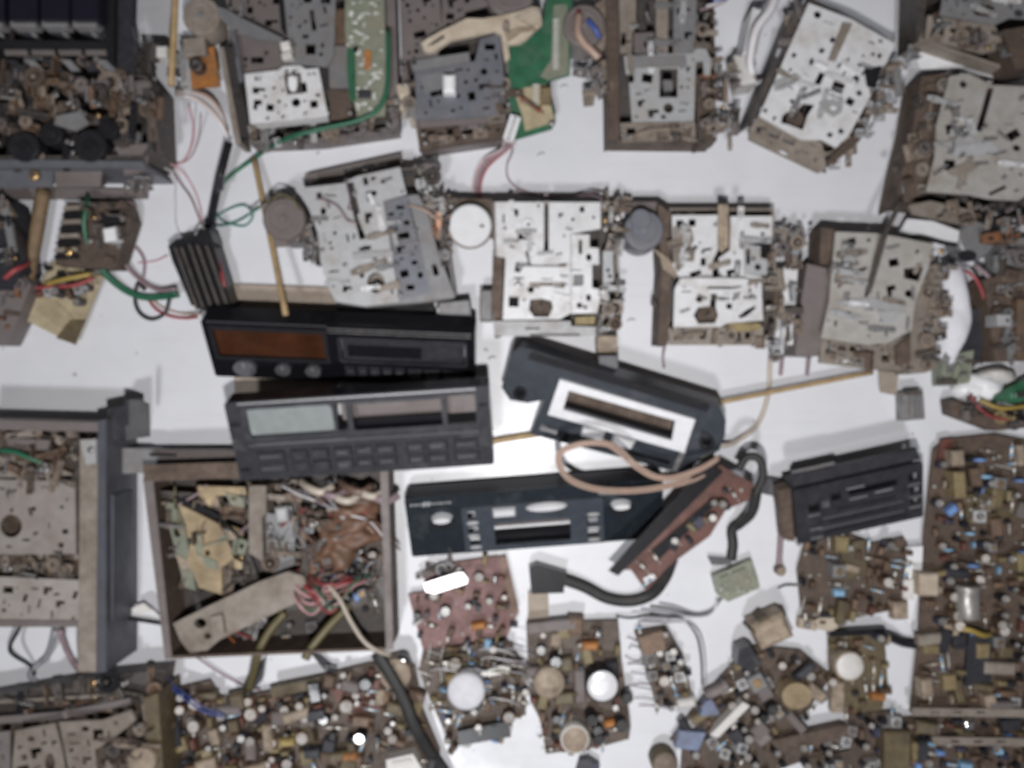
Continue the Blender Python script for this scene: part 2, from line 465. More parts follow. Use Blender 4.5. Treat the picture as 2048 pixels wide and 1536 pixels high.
def ell(cx, cy, rx, ry=None, n=14, rot=0.0):
    ry = ry or rx
    a0 = math.radians(rot); c, s = math.cos(a0), math.sin(a0)
    out = []
    for i in range(n):
        a = 2 * math.pi * i / n
        x, y = rx * math.cos(a), ry * math.sin(a)
        out.append((cx + x * c - y * s, cy + x * s + y * c))
    return out

def zp(pts, ox, oy, s):
    return [(ox + x / s, oy + y / s) for x, y in pts]

def inside(p, poly):
    x, y = p; r = False; j = len(poly) - 1
    for i in range(len(poly)):
        xi, yi = poly[i]; xj, yj = poly[j]
        if (yi > y) != (yj > y) and x < (xj - xi) * (y - yi) / (yj - yi) + xi:
            r = not r
        j = i
    return r

def inset(poly, d):
    """mitred inward offset"""
    n = len(poly)
    ar = sum(poly[i - 1][0] * poly[i][1] - poly[i][0] * poly[i - 1][1] for i in range(n))
    sg = 1 if ar > 0 else -1
    out = []
    for i in range(n):
        p0, p1, p2 = poly[i - 1], poly[i], poly[(i + 1) % n]
        ax, ay = p1[0] - p0[0], p1[1] - p0[1]; bx, by = p2[0] - p1[0], p2[1] - p1[1]
        la = math.hypot(ax, ay) or 1; lb = math.hypot(bx, by) or 1
        n1 = (-ay / la * sg, ax / la * sg); n2 = (-by / lb * sg, bx / lb * sg)
        mx, my = n1[0] + n2[0], n1[1] + n2[1]
        k = max(0.35, (mx * mx + my * my) / 2)
        out.append((p1[0] + mx * d / k, p1[1] + my * d / k))
    return out

# ---------------------------------------------------------------- shared small pieces
CACHE = {}

def piece(kind, mats, *a):
    key = (kind, tuple(mats) if isinstance(mats, (list, tuple)) else mats, a)
    if key in CACHE: return CACHE[key]
    m = MB()
    if kind == 'capacitor':
        r_, h_ = a
        m.lathe([(r_, 0), (r_, h_ * 0.12), (r_ * 0.93, h_ * 0.17), (r_, h_ * 0.22), (r_, h_ - 1.5), (r_ * 0.9, h_), (r_ * 0.84, h_), (r_ * 0.8, h_ - 1.2)], 14,
                mis=[0, 0, 0, 0, 0, 0, 1, 1])
    elif kind == 'resistor':
        L, r_ = a
        M = Matrix.Translation((0, 0, r_ + 2)) @ Matrix.Rotation(math.pi / 2, 4, 'Y')
        m.lathe([(r_ * .5, -L / 2), (r_, -L / 2 + 1.5), (r_, -L / 2 + 4), (r_ * .82, -L / 2 + 5.5), (r_ * .82, L / 2 - 5.5), (r_, L / 2 - 4), (r_, L / 2 - 1.5), (r_ * .5, L / 2)], 8,
                M, [0, 0, 0, 1, 0, 0, 0, 0])
        for s in (-1, 1):
            m.tube([(s * L / 2, 0, r_ + 2), (s * (L / 2 + 5), 0, r_ + 2), (s * (L / 2 + 6), 0, 0)], 0.8, 5, 1, mi=1)
    elif kind == 'ceramic_disc':
        r_, t_ = a
        M = Matrix.Translation((0, 0, r_ + 3)) @ Matrix.Rotation(math.pi / 2, 4, 'X')
        m.lathe([(r_ * .6, -t_ / 2), (r_, -t_ / 5), (r_, t_ / 5), (r_ * .6, t_ / 2)], 14, M)
        for s in (-1, 1): m.tube([(s * r_ * .5, 0, r_), (s * r_ * .5, 0, 0)], .8, 5, 1)
    elif kind == 'chip':
        L, d_, h_ = a
        m.box((0, 0, 3), (L, d_, h_), 0, 1.2)
        k = max(3, int(L / 7))
        for i in range(k):
            x = -L / 2 + (i + .5) * L / k
            for s in (-1, 1):
                m.box((x, s * (d_ / 2 + 1.6), 0), (2.2, 3.2, 5), 0, 0, mi=1)
        m.cyl((-L / 2 + 4, 0, h_ + 3), 1.6, .4, 8, .1, mi=1)
    elif kind == 'coil_can':
        w_, h_ = a
        m.box((0, 0, 0), (w_, w_, h_), 0, 1.5)
        m.cyl((0, 0, h_), w_ * .3, 1.2, 12, .4, mi=1)
        m.box((0, 0, h_ + 1.2), (w_ * .42, 1.6, .5), .6, 0, mi=0)
    elif kind == 'gear':
        r_, h_, nt = a
        P = []
        for i in range(nt * 4):
            rr = r_ if i % 4 < 2 else r_ * .86
            t = 2 * math.pi * i / (nt * 4)
            P.append((rr * math.cos(t), rr * math.sin(t)))
        m.prism(P, 0, h_, [[(r_ * .28 * math.cos(t * .785), r_ * .28 * math.sin(t * .785)) for t in range(8)]])
        m.cyl((0, 0, 0), r_ * .2, h_ * 1.6, 10, .6, mi=1)
        m.lathe([(r_ * .62, h_), (r_ * .6, h_ + 1.3), (r_ * .5, h_ + 1.3), (r_ * .48, h_)], 16, None, [0] * 4)
    elif kind == 'spring':
        L, r_ = a
        pts = []
        for i in range(int(L / 3.2) * 6 + 1):
            t = i / 6
            pts.append((-L / 2 + t * 3.2, r_ * math.cos(t * 2 * math.pi), r_ + 1 + r_ * math.sin(t * 2 * math.pi)))
        m.tube(pts, .9, 5, 1)
    elif kind == 'bracket':
        w_, d_, h_ = a
        m.prism([(-w_ / 2, -d_ / 2), (w_ / 2, -d_ / 2), (w_ / 2, d_ / 2), (-w_ / 2, d_ / 2)], 0, 2.2, [[(w_ * .18 * math.cos(i * .785), d_ * .2 * math.sin(i * .785)) for i in range(8)]])
        m.box((0, d_ / 2 - 1.1, 2.2), (w_, 2.2, h_))
        m.box((w_ / 2 - 1.1, -d_ * .1, 2.2), (2.2, d_ * .7, h_ * .6))
    elif kind == 'lever':
        L, w_ = a
        P = [(-L / 2, -w_ * .3), (-L * .2, -w_ * .5), (L * .15, -w_ * .28), (L / 2 - 2, -w_ * .4), (L / 2, 0), (L / 2 - 2, w_ * .4), (L * .1, w_ * .34), (-L * .25, w_ * .5), (-L / 2, w_ * .3)]
        m.prism(P, 0, 2.6, [[(-L * .3 + w_ * .2 * math.cos(i * .785), w_ * .2 * math.sin(i * .785)) for i in range(8)],
                            [(L * .15, -w_ * .1), (L * .36, -w_ * .1), (L * .36, w_ * .12), (L * .15, w_ * .12)]])
        m.cyl((L * .44, 0, 2.6), w_ * .18, 4, 10, .8)
    elif kind == 'screw':
        r_, = a
        m.lathe([(r_, 0), (r_, r_ * .25), (r_ * .85, r_ * .5), (r_ * .45, r_ * .68)], 12)
        m.box((0, 0, r_ * .62), (r_ * 1.1, r_ * .26, r_ * .14), .7, 0, mi=1)
        m.box((0, 0, r_ * .62), (r_ * .26, r_ * 1.1, r_ * .15), .7, 0, mi=1)
    elif kind == 'film_capacitor':
        w_, d_, h_ = a
        m.box((0, 0, 2), (w_, d_, h_), 0, min(3.0, d_ * .3))
        m.box((0, 0, 0), (w_ * .6, d_ * .5, 2), 0, 0)
    elif kind == 'transistor':
        r_, h_ = a
        P = [(r_ * math.cos(t), r_ * math.sin(t)) for t in [math.radians(x) for x in range(-40, 221, 26)]]
        m.prism(P, 6, 6 + h_)
        for x in (-.5, 0, .5): m.box((x * r_, 0, 0), (1.2, 1.2, 6), 0, 0, mi=1)
    elif kind == 'solder_joint':
        r_, = a
        m.lathe([(r_, 0), (r_ * .8, r_ * .35), (r_ * .35, r_ * .75), (r_ * .18, r_ * 1.3)], 8)
    elif kind == 'coil':
        r_, h_ = a
        prof = [(r_ * 1.12, 0), (r_ * 1.12, 2), (r_ * .8, 2.2)]
        k = 6
        for i in range(k):
            z = 2.5 + (h_ - 5) * i / k
            prof += [(r_ * .95, z + .4), (r_ * .86, z + (h_ - 5) / k)]
        prof += [(r_ * 1.12, h_ - 2), (r_ * 1.12, h_), (r_ * .35, h_), (r_ * .32, h_ - 3)]
        m.lathe(prof, 14, None, [1, 1] + [0] * (len(prof) - 7) + [1] * 5)
    elif kind == 'connector':
        w_, d_, h_, k = a
        H = [[(-w_ / 2 + (i + .5) * w_ / k - w_ / k * .28, -d_ * .2), (-w_ / 2 + (i + .5) * w_ / k + w_ / k * .28, -d_ * .2),
              (-w_ / 2 + (i + .5) * w_ / k + w_ / k * .28, d_ * .22), (-w_ / 2 + (i + .5) * w_ / k - w_ / k * .28, d_ * .22)] for i in range(k)]
        m.prism([(-w_ / 2, -d_ / 2), (w_ / 2, -d_ / 2), (w_ / 2, d_ / 2), (-w_ / 2, d_ / 2)], 2, h_, H)
        m.box((0, 0, 0), (w_ * .98, d_ * .96, 2.5), 0, 0, mi=1)
    elif kind == 'post':
        r_, h_ = a
        m.lathe([(r_, 0), (r_, h_ * .4), (r_ * .6, h_ * .42), (r_ * .6, h_ * .85), (r_ * .8, h_ * .86), (r_ * .8, h_)], 12, None, smooth=False)
    elif kind == 'fold':
        L, w_, h_ = a
        m.prism([(-L / 2, 0), (L / 2, 0), (L / 2 - 2, h_), (L * .12, h_ * .72), (-L * .1, h_), (-L / 2 + 3, h_ * .8)], -1, 1,
                xf=Matrix.Rotation(math.pi / 2, 4, 'X'))
        m.box((0, w_ / 2, 0), (L, w_, 2), 0, .4)
    me = m.mesh(kind, mats)
    CACHE[key] = me
    return me

def clutter(t, poly, z, n, seed, pal, zr=(0, 10), big=1.0, ang=None, parent=None, gap=7.0):
    """mechanism bits spread over a region of a deck: brackets, levers, gears, springs, screws, posts"""
    R = random.Random(seed)
    xs = [p[0] for p in poly]; ys = [p[1] for p in poly]
    put = []
    tries = 0
    while len(put) < n and tries < n * 40:
        tries += 1
        p = (R.uniform(min(xs), max(xs)), R.uniform(min(ys), max(ys)))
        if not inside(p, poly) or any(math.hypot(p[0] - q[0], p[1] - q[1]) < gap for q in put):
            continue
        put.append(p)
        m = R.choice(pal); m2 = R.choice(pal)
        k = R.choice(['bracket', 'bracket', 'lever', 'lever', 'gear', 'spring', 'screw', 'post', 'fold', 'fold'])
        s = R.uniform(.75, 1.3) * big
        rot = (math.radians(ang) if ang is not None else 0) + R.choice([0, math.pi / 2, math.pi, -math.pi / 2]) + R.gauss(0, .18)
        zz = z + R.uniform(*zr)
        if k == 'bracket': me = piece(k, m, *R.choice([(18, 12, 9), (26, 14, 7), (14, 14, 14)]))
        elif k == 'lever': me = piece(k, m, *R.choice([(38, 11), (28, 9), (52, 12)]))
        elif k == 'gear': me = piece(k, (m, m2), *R.choice([(11, 5, 16), (15, 4, 22)]))
        elif k == 'spring': me = piece(k, 'steel', *R.choice([(28, 2.6), (20, 2.2)]))
        elif k == 'screw': me = piece(k, (R.choice(['steel', 'steel', 'brass', m]), 'dark_metal'), 4.6)
        elif k == 'post': me = piece(k, R.choice([m, 'steel']), 4.0, 16)
        else: me = piece(k, m, *R.choice([(30, 9, 10), (20, 7, 13), (40, 8, 8)]))
        name = {'fold': 'folded_bracket', 'post': 'guide_post'}.get(k, k)
        t.inst(name, me, p[0], p[1], zz, rot, s, (R.gauss(0, .06), R.gauss(0, .06)), parent)

CAPS = [('black_plastic', 'cap_top'), ('navy_part', 'cap_top'), ('brown_part', 'cap_top'), ('charcoal', 'cap_top')]

def components(t, poly, z, n, seed, kinds, rot=0.0, gap=11.0, hot=(), parent=None, big=1.0):
    """electronic parts spread over a board"""
    R = random.Random(seed)
    xs = [p[0] for p in poly]; ys = [p[1] for p in poly]
    put = [h[:2] for h in hot]
    cnt = tries = 0
    while cnt < n and tries < n * 60:
        tries += 1
        p = (R.uniform(min(xs), max(xs)), R.uniform(min(ys), max(ys)))
        if not inside(p, poly) or any(math.hypot(p[0] - q[0], p[1] - q[1]) < gap for q in put):
            continue
        put.append(p); cnt += 1
        k = R.choice(kinds)
        comp(t, k, p[0], p[1], z, R, math.radians(rot) + R.choice([0, math.pi / 2]) + R.gauss(0, .12), parent, big)

def comp(t, k, px, py, z, R, rot, parent=None, big=1.0):
    s = R.uniform(.85, 1.25) * big
    tl = (R.gauss(0, .07), R.gauss(0, .07))
    nm = {'cap': 'capacitor', 'bigcap': 'capacitor', 'res': 'resistor', 'cer': 'ceramic_disc', 'bluecer': 'ceramic_disc', 'film': 'film_capacitor', 'bluefilm': 'film_capacitor',
          'can': 'coil_can', 'tr': 'transistor', 'sol': 'solder_joint', 'conn': 'connector', 'lead': 'jumper_lead', 'whitecap': 'capacitor', 'glass': 'capacitor'}.get(k, k)
    if k == 'cap': me = piece('capacitor', R.choice(CAPS), R.choice([6.5, 8.0]), R.choice([18, 24]))
    elif k == 'bigcap': me = piece('capacitor', R.choice(CAPS), R.choice([12, 15]), R.choice([30, 38]))
    elif k == 'glass': me = piece('capacitor', ('black_plastic', 'bright_metal'), 8.5, 22)
    elif k == 'whitecap': me = piece('capacitor', ('brown_part', 'bead'), R.choice([7, 9]), 20)
    elif k == 'res': me = piece('resistor', R.choice([('tan_part', 'solder'), ('sky_part', 'solder'), ('brown_part', 'solder'), ('brown_part', 'solder')]), R.choice([18, 22]), 3.2)
    elif k == 'cer': me = piece('ceramic_disc', R.choice(['tan_part', 'ochre_part', 'brown_part', 'brown_part']), R.choice([7, 9]), 4.5)
    elif k == 'bluecer': me = piece('ceramic_disc', R.choice(['blue_part', 'sky_part']), 8, 5)
    elif k == 'film': me = piece('film_capacitor', R.choice(['brown_part', 'olive_part', 'brown_part', 'charcoal', 'brown_part', 'board_rust']), *R.choice([(18, 9, 15), (13, 8, 12)]))
    elif k == 'bluefilm': me = piece('film_capacitor', R.choice(['blue_part', 'navy_part', 'sky_part']), *R.choice([(18, 9, 14), (14, 9, 12)]))
    elif k == 'can': me = piece('coil_can', R.choice([('steel', 'dark_metal'), ('plate_grey', 'brass'), ('plate_pale', 'dark_metal')]), R.choice([17, 20]), R.choice([17, 22]))
    elif k == 'tr': me = piece('transistor', ('black_plastic', 'solder'), 6, 11)
    elif k == 'chip': me = piece('chip', ('black_plastic', 'solder'), *R.choice([(46, 17, 8), (60, 18, 8), (34, 16, 7)]))
    elif k == 'sol': me = piece('solder_joint', 'solder', 3.0)
    elif k == 'coil': me = piece('coil', R.choice([('copper', 'dark_metal'), ('brown_part', 'black_plastic')]), 10, 18)
    elif k == 'conn': me = piece('connector', ('cream_plastic', 'dark_metal'), 34, 11, 14, 5)
    elif k == 'block': me = piece('film_capacitor', R.choice(['brown_part', 'olive_part', 'plate_mauve', 'charcoal', 'board_olive', 'tan_part']), *R.choice([(34, 20, 22), (28, 24, 18), (44, 16, 20)])); nm = 'coil_block'
    else: me = piece('resistor', ('solder', 'solder'), 20, 1.0); nm = 'jumper_lead'
    return t.inst(nm, me, px, py, z, rot, s, tl, parent)

def tray(t, pts, z1, m, floor_m='dark_metal', wall=6.0, z0=0.0, zf=16.0, name='chassis'):  # floor dark by default, to deepen the shade seen through plate openings
    """open tray with thin walls: outline given on the photo grid at height z1"""
    if z1 < 110: z1 *= 0.72
    P = [at(x, y, z1) for x, y in inset(pts, 4)]
    c = t.part(name, MB().prism(P, z0, z1, [inset(P, wall)]), m)
    t.part('chassis_floor', MB().prism(inset(P, wall * .5), z0 + 2, zf), floor_m, c)
    return c

# ================================================================ setting
tb = MB().prism([(-4200, -3200), (4200, -3200), (4200, 3200), (-4200, 3200)], -60, 0)
tab = bpy.data.objects.new('table_top', tb.mesh('table_top', 'table_white'))
tab['kind'] = 'structure'; tab['label'] = 'white laminate table top under all the radio parts'
COL.objects.link(tab)

# ================================================================ front panels
class Face:
    """frame of a leaning panel: top edge (two photo points at height zt), bottom edge point at height zb"""
    def __init__(self, tl, tr, bl, zt, zb, zt2=None):
        a = at3((*tl, zt)); b = at3((*tr, zt if zt2 is None else zt2)); c = at3((*bl, zb))
        x = b - a; self.w = x.length; x.normalize()
        y = c - a; y = y - x * y.dot(x); self.h = y.length; y.normalize()
        n = y.cross(x)      # y runs down the panel
        if n.z < 0: n = -n
        self.M = Matrix(((x.x, y.x, n.x, a.x), (x.y, y.y, n.y, a.y), (x.z, y.z, n.z, a.z), (0, 0, 0, 1)))
        # (x right, y down, n out) is left-handed: prism/box get mirrored winding, fixed in flip()
    def P(self, u, v):
        return (u * self.w, v * self.h)
    def R(self, u0, v0, u1, v1):
        return [self.P(u0, v0), self.P(u1, v0), self.P(u1, v1), self.P(u0, v1)]
    def RR(self, u0, v0, u1, v1, r=6):
        x0, y0 = self.P(u0, v0); x1, y1 = self.P(u1, v1); out = []
        for cx, cy, a0 in ((x1 - r, y1 - r, 0), (x0 + r, y1 - r, 90), (x0 + r, y0 + r, 180), (x1 - r, y0 + r, 270)):
            for k in range(4):
                a = math.radians(a0 + k * 30); out.append((cx + r * math.cos(a), cy + r * math.sin(a)))
        return out
    def E(self, u, v, rx, ry=None, n=18):
        x, y = self.P(u, v)
        return ell(x, y, rx, ry, n)
    def pr(self, poly, d0, d1, holes=(), mb=None, mi=0):
        mb = mb or MB()
        k = len(mb.f)
        mb.prism(poly, d0, d1, holes, self.M, mi)
        if self.M.to_3x3().determinant() < 0:
            for i in range(k, len(mb.f)): mb.f[i] = mb.f[i][::-1]
        return mb
    def bevelled(self, poly, d0, d1, c=2.0):
        """raised key with sloping sides"""
        mb = MB(); n = len(poly)
        inn = inset(poly, c)
        vs = [self.M @ Vector((x, y, d0)) for x, y in poly] + [self.M @ Vector((x, y, d1)) for x, y in inn]
        fs = [list(range(n, 2 * n))] + [[i, (i + 1) % n, n + (i + 1) % n, n + i] for i in range(n)]
        a = sum(poly[i - 1][0] * poly[i][1] - poly[i][0] * poly[i - 1][1] for i in range(n))
        if (a > 0) == (self.M.to_3x3().determinant() < 0): fs = [f[::-1] for f in fs]
        return mb.add(vs, fs)

def panel(t, F, m, holes, depth, th=7.0, m_side=None, outline=None, name='front_plate'):
    o = outline or F.RR(0, 0, 1, 1, 5)
    fp = t.part(name, F.pr(o, -th, 0, holes), m)
    ins = inset(F.R(0, 0, 1, 1), 6)
    t.part('side_wall', F.pr(o, -depth, -th - .2, [ins]), m_side or m)
    return fp

# ---- 1: wide black panel with amber display
t = Thing('radio_faceplate', 'black car radio front with amber display window and three round knobs', 'faceplate', 670, 690, 'radio front panels')
F = Face((400, 640), (950, 663), (424, 752), 118, 30)
R_ = F.R
panel(t, F, 'black_gloss', [R_(.035, .14, .44, .62), F.E(.125, .80, 24, 19), F.E(.27, .81, 17, 15), F.E(.385, .81, 17, 15), F.RR(.50, .22, .965, .60, 6)], 46, 6, 'black_gloss')
t.part('amber_display', F.pr(R_(.025, .10, .45, .66), -9, -6.2), 'amber')
t.part('display_frame', F.pr(R_(.022, .08, .455, .67), 0.2, 1.6, [R_(.036, .15, .44, .615)]), 'black_plastic')
for u, r_ in ((.125, 22), (.27, 15), (.385, 15)):
    x, y = F.P(u, .805)
    k = t.part('knob', F.pr(ell(x, y, r_, r_ * .86, 20), -6, 7), 'grey_plastic')
    t.part('knob_mark', F.pr(rect(x, y - r_ * .45, 2, r_ * .5), 7.1, 7.8), 'plate_pale', k)
t.part('tape_door', F.pr(F.RR(.505, .235, .96, .59, 5), -5, -1.5), 'charcoal')
t.part('tape_slot', F.pr(R_(.525, .33, .80, .53), -1.4, -.3, ), 'black_gloss')
t.part('door_rim', F.pr(F.RR(.492, .19, .972, .635, 7), .2, 2.2, [F.RR(.500, .225, .964, .60, 6)]), 'charcoal')
t.part('eject_key', F.bevelled(R_(.84, .30, .945, .42), -1.4, 2.5), 'charcoal')
for u in (.475, .50): pass
for k in range(5):
    t.part('preset_key', F.bevelled(R_(.505 + k * .047, .70, .547 + k * .047, .87), 0, 4), 'charcoal')
    t.part('key_mark', F.pr(R_(.515 + k * .047, .76, .537 + k * .047, .785), 4.1, 4.5), 'grey_plastic')
for k, (a, b) in enumerate(((.745, .80), (.805, .868), (.875, .955))):
    q = t.part('function_key', F.bevelled(R_(a, .71, b, .90), 0, 4.5), 'charcoal')
    t.part('key_mark', F.pr(R_(a + .008, .80, b - .008, .835), 4.6, 5.1), 'plate_grey', q)
t.part('trim_line', F.pr(R_(.46, .045, .985, .062), .2, 1.4), 'steel')
t.part('trim_line', F.pr(R_(.46, .105, .985, .12), .2, 1.2), 'steel')
t.part('trim_line', F.pr(R_(.02, .01, .46, .022), .2, 1.2), 'grey_plastic')

# ---- 2: charcoal panel with pale display and key rows
t = Thing('radio_faceplate', 'charcoal car radio front with pale grey display, tape opening and rows of keys', 'faceplate', 715, 860, 'radio front panels')
F = Face((447, 806), (977, 772), (472, 962), 172, 112)
R_ = F.R
dw = .075
panel(t, F, 'charcoal', [F.RR(.075, .10, .40, .44, 7), R_(.415, .10, .452, .43), F.RR(.475, .115, .815, .44, 4), R_(.835, .085, .945, .44)], 44, 6, 'black_gloss')
t.part('display', F.pr(F.RR(.07, .09, .405, .45, 7), -9, -6.2), 'lcd')
t.part('display_rim', F.pr(F.RR(.058, .06, .412, .50, 11), .2, 2.2, [F.RR(.074, .10, .401, .445, 8)]), 'charcoal')
t.part('display_ridge', F.pr(R_(.09, .53, .44, .55), .2, 2.4), 'grey_plastic')
t.part('chrome_strip', F.pr(R_(.05, .012, .95, .034), .2, 2.0), 'chrome')
t.part('tape_rim', F.pr(R_(.462, .075, .955, .475), .2, 2.4, [R_(.474, .113, .817, .442), R_(.833, .083, .946, .442)]), 'charcoal')
t.part('slot_flap', F.pr(R_(.47, .36, .82, .50), -24, -18), 'black_gloss')
t.part('shade_backing', F.pr(R_(.42, .04, .96, .40), -40, -34), 'plate_mauve')  # added brown backing, coloured like the shaded table behind the opening
t.part('lower_ridge', F.pr(R_(.06, .545, .95, .56), .2, 1.6), 'grey_plastic')
keys = [(.085, .195), (.215, .285), (.295, .365), (.385, .455), (.465, .535), (.545, .625), (.665, .735), (.745, .825), (.85, .945)]
for i, (a, b) in enumerate(keys):
    for r0, r1 in ((.63, .765), (.785, .925)):
        q = t.part('key', F.bevelled(R_(a, r0, b, r1), 0, 6 if i in (2, 3) else 4.5, 3.2), 'charcoal')
        if i not in (1, 2): t.part('key_mark', F.pr(R_(a + .012, r0 + .06, b - .02, r0 + .078), 4.9, 5.3) if i != 3 else F.pr(R_(a + .012, r0 + .06, b - .02, r0 + .078), 6.3, 6.7), 'grey_plastic', q)
for u, v in ((.026, .28), (.972, .22), (.028, .86)):
    x, y = F.P(u, v)
    t.part('fixing_lug', F.pr(rect(x, y, 16, 7), .2, 2.5), 'black_plastic')

# ---- 3: slate surround with shaft holes and chrome frame
t = Thing('radio_surround', 'dark slate radio surround with bright chrome frame and two shaft lugs', 'faceplate', 1220, 810, 'radio front panels')
F = Face((1048, 700), (1437, 812), (1000, 800), 116, 66)
fo = [(1003, 775), (1022, 706), (1040, 694), (1062, 700), (1440, 815), (1452, 840), (1450, 872), (1438, 902), (1402, 914), (1376, 947), (1330, 938), (1060, 868), (1088, 800), (1055, 806), (1020, 800)]
def inF(pts, d=0.0):
    """photo points on the leaning panel -> panel coordinates (ray through the lens, plane of the panel)"""
    A = F.M.translation; n = Vector((F.M[0][2], F.M[1][2], F.M[2][2])); C = Vector((0, 0, HC))
    Mi = F.M.inverted(); out = []
    for x, y in pts:
        D = Vector((x - 1024, 768 - y, 0)) - C
        q = C + D * ((A - C).dot(n) / D.dot(n))
        v = Mi @ q; out.append((v.x, v.y))
    return out
win = inF([(1140, 780), (1347, 838), (1343, 876), (1128, 814)])
slot = inF([(1095, 851), (1140, 862), (1135, 882), (1088, 868)])
slot2 = inF([(1262, 893), (1345, 915), (1338, 930), (1254, 908)])
h1 = inF(ell(1040, 786, 9, 9, 14)); h2 = inF(ell(1414, 884, 10, 10, 14))
ol = inF(fo)
t.part('front_plate', F.pr(ol, -7, 0, [win, slot, slot2, h1, h2]), 'slate_plastic')
t.part('side_wall', F.pr(ol, -42, -7.2, [inset(ol, 7)]), 'slate_plastic')
t.part('top_lip', F.pr(inF([(1062, 702), (1420, 808), (1414, 822), (1056, 716)]), -7, 5), 'black_plastic')
wi = inset(inF([(1120, 756), (1390, 836), (1368, 902), (1096, 826)]), 2)
t.part('shade_backing', F.pr([(a_, b_ - 16) for a_, b_ in wi], -40, -36), 'brown_metal')  # added dark backing, hides the lit table behind the window
t.part('chrome_frame', F.pr(inF([(1120, 756), (1390, 836), (1368, 902), (1096, 826)]), .3, 7, [inF([(1138, 778), (1350, 838), (1343, 878), (1126, 816)])]), 'silver_frame')
t.part('scale_bar', F.pr(inF([(1092, 828), (1365, 904), (1358, 924), (1086, 848)]), .3, 4, [inF([(1130, 846), (1140, 848), (1138, 856), (1128, 853)])]), 'slate_plastic')
t.part('chrome_edge', F.pr(inF([(1082, 850), (1116, 859), (1113, 867), (1080, 857)]), .3, 6), 'chrome')
t.part('chrome_edge', F.pr(inF([(1362, 897), (1372, 900), (1352, 941), (1342, 938)]), .3, 6), 'steel')
t.part('white_key', F.bevelled(inF([(1166, 851), (1211, 861), (1206, 879), (1160, 868)]), 4, 11, 3), 'white_plastic')
t.part('white_key', F.bevelled(inF([(1226, 867), (1272, 879), (1262, 896), (1220, 886)]), 4, 11, 3), 'white_plastic')
t.part('lower_bar', F.pr(inF([(1140, 866), (1240, 892), (1234, 905), (1134, 880)]), .3, 3), 'black_plastic')
for c in ((1040, 786, 14), (1414, 884, 16)):
    t.part('shaft_ring', F.pr(inF(ell(c[0], c[1], c[2], c[2], 18)), .3, 3, [inF(ell(c[0], c[1], c[2] * .66, c[2] * .66, 14))]), 'black_plastic')
t.part('lug', F.pr(inF(rect(1410, 868, 14, 9, 17)), .3, 5), 'charcoal')
t.part('terminal_strip', F.pr(inF([(1375, 910), (1432, 902), (1428, 925), (1366, 930)]), -16, -9), 'board_sage')

# ---- 4: dark teal panel with oval keys and tape window
t = Thing('radio_faceplate', 'dark blue-green radio front with oval silver keys and small maker marks', 'faceplate', 1060, 1040, 'radio front panels')
F = Face((808, 998), (1326, 958), (821, 1114), 72, 24)
R_ = F.R
pillars = .215
panel(t, F, 'teal_plastic', [R_(.335, .52, .635, .90), R_(.235, .28, .268, .42), R_(.232, .54, .275, .66), R_(.235, .73, .278, .86), R_(.70, .55, .745, .67), R_(.70, .76, .745, .88)], 50, 6, 'black_plastic')
t.part('centre_plate', F.pr(R_(.215, .22, .765, .99), .3, 3.2, [R_(.336, .525, .634, .895), R_(.237, .29, .266, .41), R_(.234, .55, .273, .65), R_(.237, .74, .276, .85), R_(.702, .56, .743, .66), R_(.702, .77, .743, .87)]), 'slate_plastic')
t.part('window_flap', F.pr(R_(.32, .76, .65, .95), -22, -15), 'black_gloss')
t.part('shade_backing', F.pr(R_(.30, .06, .67, .80), -44, -38), 'plate_mauve')  # added mauve backing, gives the window its shade over the lit table
t.part('square_key', F.bevelled(R_(.335, .26, .425, .40), 3.3, 10, 2.5), 'silver_key')
t.part('oval_key', F.bevelled(F.E(.545, .30, 40, 10), 3.3, 10, 4), 'silver_key')
t.part('oval_key_shade', F.pr(F.E(.575, .405, 26, 8), 3.3, 5), 'slate_plastic')  # dark oval painted as the shade under the oval key
for u, v, rx in ((.137, .36, 21), (.835, .36, 20)):
    k = t.part('round_knob', F.bevelled(F.E(u, v, rx, 10), 0, 14, 4), 'silver_key')
    t.part('knob_base', F.pr(F.E(u, v + .07, rx + 3, 13), 0, 5), 'black_plastic', k)
for u, v in ((.254, .69), (.258, .89), (.725, .72), (.725, .915), (.725, .48), (.254, .47)):
    t.part('key_lip', F.pr(F.E(u, v, 12, 3.5, 12), 3.3, 6), 'plate_pale')
t.part('top_mark', F.pr(F.E(.795, .16, 24, 4, 14), .2, 1.5), 'steel')
for k in range(10):
    big_ = k in (3, 4)
    a = .026 + k * .0162
    t.part('name_mark', F.pr(rect(*F.P(a, .115), 5.0, 9 if big_ else 3.4, 20 if big_ else 0), .2, .8), 'plate_pale')

# ---- 5: radio body at the right, front keys showing
t = Thing('car_radio', 'small black cassette radio with grey metal body beside the big brown board', 'radio', 1710, 990, 'radio front panels')
F = Face((1588, 981), (1846, 924), (1626, 1082), 96, 50)
R_ = F.R
t.part('front_plate', F.pr(F.RR(0, 0, 1, 1, 4), -8, 0, [R_(.42, .20, .80, .31), R_(.10, .32, .19, .46), R_(.28, .20, .36, .34), R_(.885, .16, .965, .30), R_(.90, .42, .98, .54), R_(.90, .62, .97, .72)]), 'charcoal')
t.part('top_cover', F.pr([F.P(0, -.22), F.P(.97, -.22), F.P(1, -.02), F.P(0, -.02)], -16, -8), 'charcoal')
t.part('body', F.pr(F.R(.0, .0, .96, .97), -58, -16.2), 'black_plastic')
t.part('side_plate', F.pr([F.P(-.10, .02), F.P(-.005, .02), F.P(-.005, 1.02), F.P(-.10, .92)], -40, -14), 'brown_metal')
t.part('slot_flap', F.pr(R_(.42, .21, .80, .31), -20, -14), 'black_gloss')
